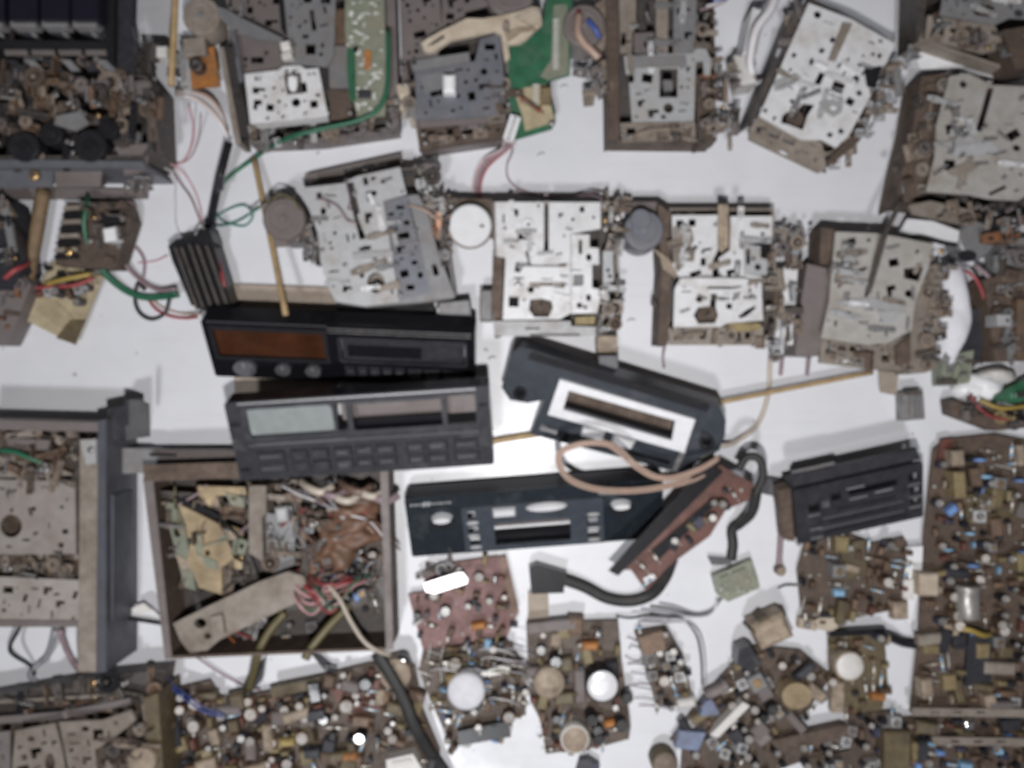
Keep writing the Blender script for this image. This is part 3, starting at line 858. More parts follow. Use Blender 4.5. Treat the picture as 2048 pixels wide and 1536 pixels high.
for k, (v, a, b) in enumerate(((.50, .32, .78), (.60, .20, .84), (.69, .25, .72), (.78, .16, .84), (.88, .2, .86))):
    t.part('grille_bar', F.pr(R_(a, v, b, v + .022), .2, 3 if k % 2 else 4.5), 'grey_plastic' if k in (1, 3) else 'charcoal')
for u0, u1, v in ((.40, .54, .165), (.62, .76, .335), (.42, .56, .36)):
    t.part('trim_mark', F.pr(R_(u0, v, u1, v + .03), .2, 2), 'plate_grey')
for u, v in ((.14, .50), (.15, .76), (.15, .93), (.925, .345), (.94, .575), (.935, .76)):
    t.part('key_edge', F.pr(R_(u - .05, v, u + .045, v + .022), .2, 3), 'plate_grey')
t.part('power_key', F.bevelled(R_(.205, .30, .265, .42), 0, 5), 'grey_plastic')
t.part('body_edge', F.pr([F.P(.02, -.25), F.P(.35, -.25), F.P(.35, -.225), F.P(.02, -.225)], -20, -14), 'steel')

# ================================================================ tape decks
DUST = ['dust_brown', 'dust_brown', 'brown_metal', 'plate_beige', 'plate_mauve', 'dark_metal']
GREYS = ['plate_grey', 'plate_mauve', 'plate_beige', 'dust_brown', 'dark_metal']
MID = ['plate_grey', 'plate_pale', 'dust_brown', 'plate_beige', 'steel']
DARK = ['dark_metal', 'brown_metal', 'dust_brown', 'black_plastic', 'plate_mauve', 'dark_metal']
G = 'cassette mechanisms laid out on the table'

def reel(t, px, py, r_, z, mats=('brown_metal', 'dark_metal')):
    """spindle gear sitting down in a plate's opening"""
    g = t.inst('spindle_gear', piece('gear', mats, 16, 6, 20), px, py, z, .3, r_ / 16.0)
    t.inst('spindle', piece('post', 'dark_metal', 4.5, 18), px, py, z + 6, 0, r_ / 20.0, parent=None)
    return g

def levers(t, poly, z, n, seed, ang=0.0):
    """flat sliding levers, springs and pins riveted on top of a plate"""
    R = random.Random(seed); xs = [p[0] for p in poly]; ys = [p[1] for p in poly]; put = []
    tries = 0
    while len(put) < n and tries < 500:
        tries += 1
        p = (R.uniform(min(xs), max(xs)), R.uniform(min(ys), max(ys)))
        if not inside(p, poly) or any(math.hypot(p[0] - q_[0], p[1] - q_[1]) < 20 for q_ in put): continue
        put.append(p)
        m = R.choice(['plate_white', 'plate_pale', 'plate_pale', 'plate_grey', 'plate_beige'])
        k = R.random(); rot = -math.radians(ang) + R.choice([0, 0, math.pi / 2]) + R.gauss(0, .1)
        if k < .5: t.inst('lever', piece('lever', m, *R.choice([(52, 12), (38, 11), (64, 14)])), p[0], p[1], z + R.uniform(.5, 5), rot, R.uniform(.8, 1.15))
        elif k < .7: t.inst('spring', piece('spring', 'steel', *R.choice([(28, 2.6), (20, 2.2)])), p[0], p[1], z, rot + R.gauss(0, .3), 1)
        elif k < .85: t.inst('guide_post', piece('post', 'steel', 4.0, 16), p[0], p[1], z, 0, R.uniform(.7, 1.0))
        else: t.inst('folded_bracket', piece('fold', m, *R.choice([(30, 9, 10), (20, 7, 13)])), p[0], p[1], z, rot, R.uniform(.7, 1.0))

def screws(t, pts, z, m='steel', s=1.0):
    for x, y in pts:
        t.inst('screw', piece('screw', (m, 'dark_metal'), 4.6), x, y, z, x * .37, s)

def motor(t, px, py, r_, z0, z1, m, hub='steel', name='motor'):
    x, y = at(px, py, z1)
    mo = t.part(name, MB().lathe([(r_ * .97, z0), (r_, z0 + 3), (r_, z1 - 4), (r_ * .96, z1 - 1), (r_ * .9, z1)], 36, Matrix.Translation((x, y, 0))), m)
    t.part('motor_hub', MB().cyl((x, y, z1), r_ * .16, 4, 14, 1), hub, mo)
    t.part('motor_ring', MB().lathe([(r_ * .66, z1 - .5), (r_ * .66, z1 + .8), (r_ * .58, z1 + .8), (r_ * .58, z1 - .5)], 28, Matrix.Translation((x, y, 0))), m, mo)
    return mo

# ---- deck with green solder board, top row left
t = Thing('cassette_deck', 'grey cassette mechanism with narrow green solder board and long black rack, top row', 'cassette deck', 620, 160, G)
z = 95
tray(t, [(447, -30), (790, -30), (798, 262), (640, 285), (496, 292), (452, 90)], 78, 'plate_mauve', 'dark_metal')
t.plate('lower_plate', [(462, -20), (566, -20), (572, 60), (585, 130), (488, 150), (466, 60)], z - 6, 'plate_mauve', holes=[rect(540, 75, 10, 12), rect(500, 20, 12, 14)])
t.plate('side_plate', [(566, -20), (672, -20), (668, 110), (654, 134), (580, 128), (572, 40)], z + 2, 'plate_grey', holes=[rect(626, 40, 9, 42, -8), rect(645, 90, 6, 10)])
t.plate('cover_plate', [(489, 148), (556, 140), (568, 132), (600, 131), (612, 138), (637, 136), (656, 232), (600, 240), (500, 247)], z + 8, 'plate_white',
        holes=[rect(540, 215, 15, 14, 4), ell(592, 205, 9, 9), rect(628, 208, 15, 15, -4), rect(566, 180, 4, 7), rect(512, 157, 6, 8), rect(520, 157, 3, 9), rect(618, 148, 6, 5), rect(628, 147, 6, 5)])
t.plate('cover_lip', [(500, 248), (656, 233), (658, 243), (520, 258)], z, 'plate_pale')
t.plate('slide_frame', [(567, 148), (600, 146), (605, 186), (574, 188)], z + 11, 'dark_metal', 3, [[(574, 152), (595, 151), (598, 180), (579, 182)]])
t.plate('slide_button', ell(585, 167, 9, 16, 16, -5), z + 14, 'white_plastic', 6)
for i, (y0, y1, m) in enumerate(((18, 88, 'brown_part'), (92, 176, 'plate_grey'), (180, 240, 'brown_metal'))):
    t.plate('side_block', [(655 + i * 1, y0), (694 + i * 4, y0), (698 + i * 4, y1), (657 + i * 2, y1)], z - 4 - i * 3, m, 14)
t.plate('solder_board', [(690, -20), (768, -20), (774, 180), (770, 232), (716, 236), (700, 180), (690, 60)], z + 6, 'board_sage', 4)
t.plate('board_strip', [(694, 95), (710, 98), (712, 200), (700, 205), (694, 150)], z + 8, 'board_green', 2)
R = random.Random(5)
for i in range(90):
    x, y = 688 + 8 + R.random() * 68, -5 + R.random() * 232
    if x < 714 and y > 90: continue
    t.inst('solder_joint', piece('solder_joint', 'solder', 3.4), x, y, z + 6, R.gauss(0, .2), (R.uniform(1.1, 2.0), R.uniform(.7, 1.0), .8))
t.block('ribbon_end', 735, 119, 13, 36, z + 6, z + 9, 'orange_part', 0)
t.block('board_chip', 728, 187, 24, 14, z + 6, z + 14, 'charcoal', 0)
t.block('board_chip', 711, 97, 9, 10, z + 6, z + 12, 'black_plastic', 0)
rk = t.plate('rack', [(449, 92), (462, 88), (496, 278), (482, 284)], z + 4, 'black_plastic', 10)
for i in range(24):
    k = i / 24
    t.block('rack_tooth', 457 + k * 33, 96 + k * 182, 17, 3.2, z + 4, z + 7, 'dark_metal', -8, .6, rk)
t.plate('side_rail', [(438, 96), (447, 94), (482, 286), (470, 286)], z - 6, 'plate_beige', 60)
t.plate('guide_rail', [(458, 46), (466, 44), (486, 160), (478, 166)], z + 16, 'plate_blue', 6, holes=[rect(470, 100, 3, 30, -8)])
t.plate('select_arm', [(432, 12), (456, 20), (484, 36), (566, 76), (566, 84), (520, 78), (470, 66), (440, 36)], z + 20, 'plate_grey', 4, holes=[ell(472, 62, 4), rect(498, 70, 10, 6, 12)])
t.block('arm_tip', 570, 90, 18, 16, z + 4, z + 26, 'pale_plastic', 12)
t.block('arm_tip', 573, 110, 20, 12, z + 4, z + 20, 'pale_plastic', 12)
t.plate('slot_shade', [(556, -10), (566, -10), (574, 74), (562, 58)], z + 4, 'black_plastic', 3)  # black plate stands in for the shade of an open slot
t.plate('end_rail', [(770, -20), (790, -20), (798, 250), (780, 262)], z - 14, 'plate_mauve', 40)
clutter(t, [(500, 256), (660, 244), (790, 236), (794, 268), (640, 284), (500, 290)], 70, 20, 11, DUST + MID, (0, 18))
clutter(t, [(456, 20), (486, 20), (490, 60), (462, 60)], z - 4, 4, 12, MID)
clutter(t, [(772, 190), (794, 190), (796, 250), (776, 258)], z - 14, 6, 13, DUST)
screws(t, [(480, 28), (655, 226), (700, 225), (760, 10)], z + 3)
t.wire([(776, 60, 104), (776, 130, 108), (772, 186, 112), (752, 222, 112), (712, 242, 112), (650, 256, 110), (588, 272, 104), (545, 292, 60), (500, 322, 10), (462, 350, 5), (440, 372, 5)], 4.6, 'wire_green', 'green_wire')
t.wire([(440, 372, 5), (430, 410, 5), (444, 440, 5), (488, 452, 5), (505, 430, 8), (485, 410, 10), (440, 428, 8), (428, 450, 8), (470, 445, 12), (520, 415, 16), (548, 395, 40)], 2.0, 'wire_teal', 'thin_wire')

# ---- tape transport left of it: beige flywheel on an amber board
t = Thing('flywheel_assembly', 'beige flywheel and small orange coil board beside the wooden stick, top left', 'flywheel', 400, 110)
motor(t, 402, 30, 36, 40, 92, 'plate_beige', 'plate_grey', 'flywheel')
t.block('mount', 388, 92, 42, 34, 6, 80, 'plate_beige', 6)
t.plate('coil_board', [(376, 104), (428, 92), (440, 172), (384, 176)], 66, 'orange_part', 6)
t.inst('coil', piece('coil', ('copper', 'dark_metal'), 10, 18), 400, 138, 66, 0, 1.2)
t.plate('metal_tab', [(360, 90), (378, 96), (384, 186), (362, 178)], 50, 'plate_pale', 40)
clutter(t, [(350, 84), (392, 84), (392, 180), (356, 180)], 40, 9, 21, MID + ['dark_metal'], (0, 12))
for i, (m, dy) in enumerate((('wire_peach', 0), ('wire_white', 8), ('wire_grey', 14), ('wire_peach', 20), ('wire_white', 26))):
    t.wire([(352, 182 + dy * .3, 40), (388, 184 + dy * .5, 46), (420, 196 + dy, 50), (442, 226 + dy * .9, 44), (456, 262 + dy * .6, 30)], 3.6, m, 'lead')
t.wire([(378, 212, 30), (386, 250, 8), (384, 285, 5), (370, 318, 4), (342, 336, 4)], 2.2, 'wire_pink')
t.wire([(402, 230, 30), (398, 270, 8), (384, 310, 4), (362, 326, 4), (330, 318, 4), (312, 296, 8)], 1.8, 'wire_mauve')

# ---- deck with white lever and green board
t = Thing('cassette_deck', 'grey cassette mechanism with cream lever arm lying across it and wide green board', 'cassette deck', 930, 160, G)
z = 95
tray(t, [(796, -30), (1020, -30), (1022, 120), (1014, 278), (836, 303), (800, 110)], 80, 'plate_mauve', 'dark_metal')
t.plate('upper_plate', [(798, -20), (878, -20), (884, 60), (876, 112), (806, 120)], z, 'plate_mauve', holes=[ell(800 + 15, 10, 5), ell(820, 41, 4), ell(836, 20, 4), rect(833, 102, 9, 9), rect(828, 124 - 10, 6, 4)])
t.plate('upper_plate', [(884, -20), (1000, -20), (998, 46), (960, 60), (884, 62)], z + 2, 'plate_mauve', holes=[[(930, 24), (984, 10), (988, 18), (984, 30), (930, 34)]])
t.plate('groove', [(866, -20), (880, -20), (886, 60), (876, 58)], z - 10, 'dark_metal', 3)
t.plate('cross_strip', [(820, 122), (938, 104), (940, 122), (900, 130), (826, 142)], z + 6, 'plate_grey', holes=[ell(828, 125, 6, 4), ell(918, 110, 5, 4)])
t.plate('blue_plate', [(829, 143), (950, 122), (960, 78), (1000, 66), (1010, 178), (1004, 232), (834, 241)], z - 2, 'plate_blue', holes=[ell(968, 143, 7), ell(955, 92, 6), ell(932, 164, 4), ell(952, 160, 4), [(858, 180), (896, 174), (910, 176), (910, 184), (862, 194)], ell(946, 122, 5)])
t.plate('grey_plate', [(838, 150), (890, 142), (892, 176), (850, 186)], z + 1, 'plate_grey')
t.block('white_stud', 898, 165, 23, 34, z - 2, z + 22, 'white_plastic', 0, 5)
t.plate('bottom_flange', [(836, 244), (1008, 232), (1012, 276), (838, 302)], 62, 'brown_metal', 8, holes=[rect(890, 287, 32, 7, -8), rect(968, 258, 26, 5, -8)])
t.plate('flange_strip', [(838, 240), (1000, 226), (1000, 244), (840, 256)], 80, 'plate_mauve', 6)
for p in ((796, 178, 24, 22), (798, 202, 20, 30), (812, 232, 12, 12)):
    t.block('edge_clip', p[0] + 10, p[1], p[2], p[3], 30, 84, 'cream_plastic', 6)
t.block('edge_clip', 822, 215, 18, 34, 50, 90, 'plate_grey', 6)
clutter(t, [(986, 160), (1018, 160), (1014, 250), (990, 240)], 80, 9, 33, DUST, (0, 14))
clutter(t, [(840, 250), (1000, 240), (1008, 272), (846, 294)], 62, 7, 34, DUST, (0, 8))
clutter(t, [(800, 112), (826, 130), (834, 240), (822, 240)], 80, 6, 35, GREYS, (0, 10))
screws(t, [(846, 268), (850, 286), (1002, 210), (845, 8)], 84)
x0 = [(240, 330), (262, 392), (300, 402), (345, 388), (470, 308), (800, 238), (850, 262), (870, 322), (905, 340), (1000, 332), (1050, 300), (1110, 236), (1165, 190), (1160, 120), (1140, 62), (1095, 52), (1030, 78), (880, 112), (720, 142), (590, 140), (400, 232), (280, 300)]
lv = t.plate('lever_arm', zp(x0, 780, 0, 3.839), 128, 'cream_plastic', 9, holes=[zp([(285, 355), (300, 330), (400, 262), (425, 266), (420, 290), (330, 345)], 780, 0, 3.839)])
t.plate('lever_rib', zp([(880, 250), (1000, 210), (1100, 205), (1120, 225), (1010, 240), (900, 320)], 780, 0, 3.839), 134, 'tan_part', 6, parent=lv)
t.plate('lever_rib', zp([(960, 130), (1110, 70), (1140, 90), (1150, 180), (1080, 190), (1020, 160)], 780, 0, 3.839), 136, 'cream_plastic', 8, parent=lv)
t.inst('lever_pin', piece('post', 'plate_beige', 6, 12), 1012, 56, 128, 0, 1.2)
t.plate('guide_strip', [(1000, 62), (1012, 58), (1020, 116), (1010, 124)], 108, 'cream_plastic', 8)
motor(t, 1020, -14, 44, 60, 116, 'plate_mauve', 'dark_metal')
gb = t.plate('green_board', [(1016, 84), (1080, 60), (1098, -20), (1146, -20), (1140, 150), (1092, 164), (1100, 192), (1112, 240), (1104, 258), (1028, 280), (1018, 200)], 88, 'board_green', 5)
t.plate('board_edge', [(1108, 10), (1134, 8), (1138, 148), (1096, 160), (1080, 152), (1102, 120)], 90, 'board_sage', 2, parent=gb)
t.plate('board_patch', [(1026, 180), (1092, 168), (1098, 196), (1110, 244), (1050, 262), (1044, 230)], 90, 'board_tan', 2, parent=gb)
for i in range(16):
    t.inst('pin', piece('solder_joint', 'solder', 3.0), 1112, 40 + i * 6.4, 90, 0, (2.6, .8, .9))
for i in range(6):
    t.inst('pin', piece('solder_joint', 'solder', 3.0), 1072, 170 + i * 7.5, 90, 0, (2.8, .9, 1.0))
t.block('relay', 1092, 188, 20, 28, 88, 112, 'ochre_part', 0, 3)
t.inst('fuse', piece('resistor', ('red_part', 'coral_part'), 40, 5), 1062, 212, 91, math.radians(-34), 1.1)
cn = t.inst('connector', piece('connector', ('white_plastic', 'dark_metal'), 46, 20, 20, 6), 1024, 262, 92, math.radians(72), 1.0)
for i, (m, dx) in enumerate((('wire_white', 0), ('wire_pink', 5), ('wire_mauve', 10), ('wire_grey', 14), ('wire_red', 18), ('wire_pink', 22))):
    t.wire([(1008 + dx, 284, 80), (1000 + dx * .7, 300, 40), (965 + dx * .8, 318 + i * 2, 8), (948 + dx * .9, 350, 4), (946 + dx * .7, 378, 4), (952 + dx * .6, 400, 10)], 1.7, m)
t.wire([(1022, 282, 80), (1024, 306, 30), (1014, 330, 6), (1018, 360, 4), (1050, 382, 4), (1120, 392, 4), (1180, 384, 4), (1210, 380, 4)], 1.7, 'wire_mauve')
screws(t, [(1104, 246)], 90, 'steel', 1.4)

# ---- narrow deck, top row centre right
t = Thing('cassette_deck', 'narrow pale cassette mechanism with hooked plate and bare motor on its left, top row', 'cassette deck', 1310, 160, G)
z = 95
tray(t, [(1214, -30), (1432, -30), (1436, 270), (1428, 290), (1222, 288), (1212, 150)], 82, 'brown_metal', 'dark_metal')
t.plate('channel_wall', [(1212, -20), (1236, -20), (1238, 276), (1216, 282)], z - 2, 'brown_metal', 70)
t.plate('rail', [(1238, -20), (1272, -20), (1272, 56), (1264, 66), (1264, 106), (1240, 106)], z + 2, 'plate_beige', holes=[rect(1247, 78, 10, 26)])
t.plate('tape_guide', [(1276, -20), (1292, -20), (1292, 60), (1276, 60)], z - 14, 'dark_metal', 4)
t.plate('rail', [(1312, -20), (1336, -20), (1336, 106), (1312, 106)], z + 4, 'plate_beige')
t.plate('rail', [(1268, 66), (1308, 64), (1308, 108), (1268, 106)], z - 4, 'plate_mauve', holes=[rect(1296, 88, 16, 12)])
t.plate('side_plate', [(1348, -20), (1394, -20), (1390, 104), (1346, 108)], z + 4, 'plate_grey')
t.plate('cover_plate', [(1248, 112), (1316, 108), (1386, 106), (1394, 96), (1412, 98), (1424, 122), (1420, 150), (1408, 150), (1406, 122), (1392, 124), (1388, 242), (1264, 244), (1258, 166), (1268, 164), (1268, 150), (1252, 148)], z + 8, 'plate_pale',
        holes=[rect(1337, 166, 36, 58, 0), ell(1337, 216, 10, 10)])
t.plate('cover_band', [(1262, 112), (1372, 110), (1374, 132), (1262, 136)], z + 11, 'plate_grey', 3)
t.plate('slot_insert', [(1326, 160), (1344, 160), (1346, 180), (1328, 182)], z + 2, 'plate_grey', 8)
reel(t, 1337, 216, 9, z - 24)
levers(t, [(1255, 0), (1390, 0), (1385, 130), (1260, 130)], z + 6, 8, 508)
t.plate('bottom_flange', [(1240, 246), (1390, 244), (1392, 278), (1244, 284)], 76, 'plate_beige', 6)
t.plate('latch', [(1268, 268), (1300, 256), (1345, 254), (1350, 262), (1304, 266), (1290, 280), (1266, 284)], 86, 'dust_brown', 6)
t.plate('right_wall', [(1392, 150), (1418, 150), (1434, 280), (1396, 292)], z - 20, 'brown_metal', 50)
clutter(t, [(1392, 20), (1430, 20), (1434, 270), (1398, 284)], z - 18, 24, 42, DUST + ['copper'], (0, 22))
clutter(t, [(1246, 252), (1390, 250), (1390, 282), (1250, 284)], 76, 10, 43, DUST, (0, 8))
clutter(t, [(1424, 120), (1470, 120), (1480, 288), (1440, 292)], 60, 18, 44, DUST + MID, (0, 24))
mo = motor(t, 1168, 50, 40, 30, 100, 'plate_mauve', 'steel')
t.plate('motor_bracket', [(1150, 40), (1216, -10), (1216, 90), (1196, 110), (1160, 90)], 80, 'dust_brown', 6)
clutter(t, [(1150, 110), (1216, 90), (1230, 180), (1180, 196), (1164, 170)], 60, 16, 45, DUST + ['plate_mauve'], (0, 22))
t.wire([(1158, 30, 100), (1156, 62, 108), (1166, 84, 106), (1184, 102, 104), (1198, 116, 100)], 8, 'wire_peach', 'sleeved_lead')
t.wire([(1158, 20, 100), (1152, 60, 100), (1160, 82, 104)], 5, 'wire_red', 'sleeved_lead')
t.wire([(1176, 40, 106), (1190, 58, 108), (1200, 76, 100)], 5, 'wire_blue', 'sleeved_lead')
for i in range(4):
    t.wire([(1400 + i * 12, 20 - i * 8, 104 + i * 3), (1440 + i * 10, 8 - i * 6, 112), (1490 + i * 8, -22, 110)], 2, ['wire_mauve', 'wire_white', 'wire_blue', 'wire_grey'][i])
t.plate('bent_tab', [(1166, 196), (1190, 192), (1188, 210), (1168, 212)], 40, 'plate_beige', 5)

# ---- rotated bright deck
t = Thing('cassette_deck', 'bright white punched cassette plate turned at an angle in the top right row', 'cassette deck', 1660, 180, G)
z = 100
D = lambda pts: zp(pts, 1480, 0, 3.414)
tray(t, D([(470, -30), (1080, 290), (760, 980), (600, 1080), (150, 860)]), 84, 'plate_beige', 'dark_metal')
P = D([(470, 20), (760, 130), (1060, 300), (1000, 430), (960, 470), (810, 425), (800, 450), (870, 470), (900, 500), (880, 580), (890, 660), (740, 930), (655, 1008), (560, 955), (420, 955), (130, 790)])
t.plate('top_plate', P, z + 6, 'plate_white', holes=[D(q) for q in (rect(370, 375, 36, 26, -50), rect(545, 535, 40, 90, 25), ell(790, 545, 24, 36, 12, 25), ell(815, 635, 20, 20, 12), ell(530, 100, 26, 26, 12),
    [(290, 790), (330, 760), (380, 770), (430, 705), (510, 715), (460, 790), (430, 890), (330, 850), (280, 840)], ell(615, 920, 22, 18, 10, -20), ell(690, 895, 20, 20, 10), ell(355, 690, 16, 16, 10), rect(560, 345, 40, 30, -30), ell(490, 420, 14, 30, 10, 20))])
t.plate('hole_shade', D([(850, 470), (970, 450), (930, 600), (870, 590)]), z + 10, 'black_plastic', 3)  # black plate laid on top as the shade of a square hole
t.plate('tape_slot', D([(700, 150), (770, 160), (650, 420), (600, 410)]), z + 8, 'plate_beige', 2)
t.plate('raised_arm', D([(230, 560), (380, 500), (420, 530), (300, 610), (240, 620)]), z + 11, 'plate_pale', 3)
t.plate('raised_arm', D([(540, 700), (700, 660), (700, 760), (640, 800), (560, 740)]), z + 11, 'plate_pale', 3, holes=[D(ell(640, 740, 24, 20))])
t.inst('spring', piece('spring', 'steel', 34, 3), 1622, 190, z + 6, .4, 1.2)
t.inst('spring', piece('spring', 'steel', 34, 3), 1570, 172, z + 6, .3, 1.0)
t.plate('bottom_flange', D([(130, 795), (560, 975), (590, 1150), (540, 1180), (60, 950), (70, 870)]), 70, 'plate_beige', 7, holes=[D(ell(300, 1040, 36, 16, 12, 20))])
t.plate('left_wall', D([(380, 40), (450, 20), (120, 790), (50, 840)]), z - 10, 'dark_metal', 80)
t.plate('right_wall', D([(760, 940), (880, 690), (960, 640), (820, 960), (660, 1100), (610, 1080)]), z - 20, 'brown_metal', 60)
clutter(t, D([(920, 600), (1060, 400), (1190, 380), (1060, 700), (860, 960), (720, 1060), (640, 1170), (560, 1200)]), 66, 30, 52, MID + ['dust_brown', 'plate_pale'], (0, 34))
clutter(t, D([(540, 1000), (760, 980), (740, 1100), (600, 1220), (540, 1200)]), 50, 8, 53, DUST, (0, 20))
clutter(t, D([(330, 60), (440, 20), (330, 300), (260, 380)]), 74, 8, 54, GREYS, (0, 18))
reel(t, 1588, 240, 17, z - 22)
t.block('white_sleeve', 1512, 60, 26, 90, 20, 96, 'white_plastic', -12, 8)
t.wire([(1505, 150, 80), (1500, 120, 90), (1512, 60, 110), (1540, 20, 120), (1556, -20, 120)], 9, 'wire_white', 'sleeved_lead')
t.wire([(1494, 178, 40), (1512, 168, 50), (1536, 150, 60), (1560, 96, 100)], 4, 'wire_grey')
t.block('white_sleeve', 1494, 134, 34, 60, 20, 84, 'pale_plastic', 10, 9)
t.wire([(1488, 170, 30), (1500, 176, 40), (1520, 160, 50)], 4, 'wire_pink')
screws(t, [(1760, 84), (1530, 222), (1720, 240)], z + 6)
levers(t, [(1590, 60), (1740, 110), (1700, 250), (1560, 200)], z + 6, 12, 501, 25)

# ---- right column deck, upper corner
t = Thing('cassette_deck', 'brown dusty cassette deck cut off by the top right corner', 'cassette deck', 1960, 60, G)
z = 120
tray(t, [(1846, -60), (2120, -60), (2120, 120), (2030, 150), (1834, 84)], 104, 'plate_beige', 'dark_metal')
t.plate('top_plate', [(1890, -40), (2110, -40), (2110, 40), (2020, 36), (1990, 50), (1880, 30)], z, 'plate_grey', holes=[[(1940, 10), (1970, -4), (1990, 14), (1980, 34), (1950, 30)], ell(2038, 26, 10, 8)])
t.plate('front_strip', [(1856, 30), (1990, 52), (2010, 96), (1970, 106), (1850, 76)], 106, 'plate_beige', 8, holes=[rect(1936, 56, 20, 6, -25), rect(1926, 92, 18, 8, -25)])
t.plate('left_wall', [(1836, -60), (1860, -60), (1846, 60), (1832, 84)], 104, 'dark_metal', 70)
t.plate('right_block', [(2006, 60), (2110, 44), (2110, 120), (2030, 140)], 110, 'brown_metal', 60)
reel(t, 1964, 16, 18, z - 24)
clutter(t, [(1856, 20), (1990, 60), (2048, 70), (2048, 126), (1990, 118), (1850, 70)], 104, 16, 62, DUST + ['plate_grey'], (0, 10))
screws(t, [(2012, 6), (1878, 40)], z)
levers(t, [(1890, -10), (2048, -10), (2040, 40), (1890, 30)], z, 6, 507, 10)

# ---- right column deck, second
t = Thing('cassette_deck', 'pale dusty cassette deck with brown side wall below the top right corner deck', 'cassette deck', 1940, 290, G)
z = 110
tray(t, [(1848, 160), (2120, 190), (2120, 440), (1985, 442), (1800, 408)], 92, 'brown_metal', 'dark_metal')
t.plate('top_plate', D([(1430, 520), (1560, 500), (1720, 580), (1940, 590), (2150, 600), (2150, 1200), (1900, 1370), (1700, 1360), (1560, 1330), (1270, 1310), (1330, 1060), (1340, 860)]), z, 'plate_sand',
        holes=[D(q) for q in ([(1690, 600), (1735, 600), (1650, 900), (1610, 890)], ell(1475, 1275, 80, 64, 16), ell(1525, 575, 26, 26, 12), rect(1500, 810, 80, 20, -30), rect(1760, 1300, 130, 26, -25), rect(1870, 920, 90, 60, -30), ell(1890, 1010, 28, 22, 10))])
t.plate('side_wall', D([(1240, 520), (1420, 500), (1340, 860), (1270, 1310), (1060, 1420), (1110, 1160), (1180, 880)]), 84, 'brown_metal', 70)
t.inst('spring', piece('spring', 'steel', 34, 3), 1880, 340, z, .6, 1.0)
t.plate('tape_lever', D([(1420, 1160), (1560, 1100), (1640, 1130), (1520, 1210), (1430, 1190)]), z + 4, 'plate_beige', 3)
t.plate('raised_arm', D([(1400, 1010), (1720, 960), (1780, 1040), (1500, 1070)]), z + 3, 'plate_pale', 3)
t.plate('front_flange', D([(1150, 1400), (1300, 1370), (1560, 1430), (1560, 1540), (1180, 1460)]), 78, 'plate_beige', 8, holes=[D(rect(1370, 1470, 60, 20, -20))])
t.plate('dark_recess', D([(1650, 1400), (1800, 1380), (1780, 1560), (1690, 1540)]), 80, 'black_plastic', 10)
reel(t, 1912, 373, 20, z - 24)
screws(t, [(1792, 338), (1960, 300), (2000, 410)], 90, 'dark_metal', 1.6)
levers(t, [(1885, 170), (2048, 190), (2048, 380), (1870, 380)], z, 15, 506, 12)
clutter(t, D([(1240, 540), (1400, 520), (1310, 1000), (1230, 1340), (1080, 1400)]), 84, 22, 72, DUST, (0, 8))
clutter(t, D([(1180, 1400), (1560, 1420), (1900, 1380), (1930, 1530), (1400, 1500)]), 80, 14, 73, DUST + ['plate_grey'], (0, 14))
clutter(t, D([(1500, 680), (1600, 760), (1560, 1000), (1380, 1040), (1380, 700)]), z, 8, 74, ['plate_pale', 'plate_beige', 'steel'], (0, 3))
t.plate('white_strip', D([(1200, 390), (1250, 335), (1480, 380), (1775, 490), (1770, 545), (1480, 470), (1230, 470)]), 40, 'white_plastic', 22)

# ---- middle row: tilted grey deck with motor
t = Thing('cassette_deck', 'grey tilted cassette mechanism with dull round motor, behind the amber display front', 'cassette deck', 740, 480, G)
z = 100
Gz = lambda pts: zp(pts, 480, 300, 3.84)
tray(t, Gz([(480, 280), (1230, 120), (1480, 100), (1560, 330), (1680, 1130), (740, 1190), (640, 900)]), 84, 'plate_grey', 'dark_metal')
t.plate('top_plate', Gz([(480, 290), (790, 255), (900, 200), (1230, 130), (1280, 340), (1100, 390), (1225, 1165), (960, 1200), (740, 1165), (690, 1080), (620, 860), (600, 640), (520, 430)]), z + 4, 'plate_pale',
        holes=[Gz(q) for q in ([(810, 250), (870, 245), (920, 480), (900, 500), (970, 680), (920, 690), (860, 450)], rect(965, 238, 36, 64, -10), ell(1100, 240, 22, 18, 12), rect(610, 350, 40, 50, -12),
               ell(1045, 1020, 68, 80, 18, -10), [(910, 755), (960, 735), (1010, 735), (1000, 765), (920, 775)], ell(640, 470, 22, 30), ell(960, 900, 22, 16))])
t.plate('blue_plate', Gz([(1105, 395), (1290, 350), (1330, 560), (1400, 800), (1470, 1090), (1230, 1150)]), z - 2, 'plate_blue', holes=[Gz(ell(1280, 560, 26, 22)), Gz(ell(1340, 865, 26, 18)), Gz(ell(1385, 960, 22, 26)), Gz(rect(1310, 1055, 60, 40)), Gz(rect(1230, 440, 60, 30))])
for yy in (630, 735, 805):
    t.plate('blue_rib', Gz([(1170, yy), (1370, yy - 36), (1374, yy - 22), (1174, yy + 14)]), z + 2, 'plate_grey', 3)
t.plate('right_plate', Gz([(1290, 350), (1370, 340), (1440, 480), (1520, 780), (1640, 1090), (1650, 1130), (1480, 1140), (1400, 800)]), z + 2, 'plate_grey', holes=[Gz(rect(1500, 920, 40, 90, -14)), Gz(ell(1430, 520, 24, 18))])
t.plate('lower_lip', Gz([(700, 1110), (1225, 1120), (1460, 1080), (1640, 1100), (1640, 1135), (1400, 1170), (960, 1205), (740, 1170)]), z - 6, 'plate_grey', 30)
t.plate('cross_bar', Gz([(860, 790), (1170, 770), (1180, 815), (870, 840)]), z + 9, 'plate_pale', 4)
t.plate('cross_bar', Gz([(1050, 1050), (1220, 1000), (1230, 1060), (1060, 1090)]), z + 8, 'plate_beige', 4)
reel(t, 755, 567, 18, z - 26, ('plate_beige', 'dark_metal'))
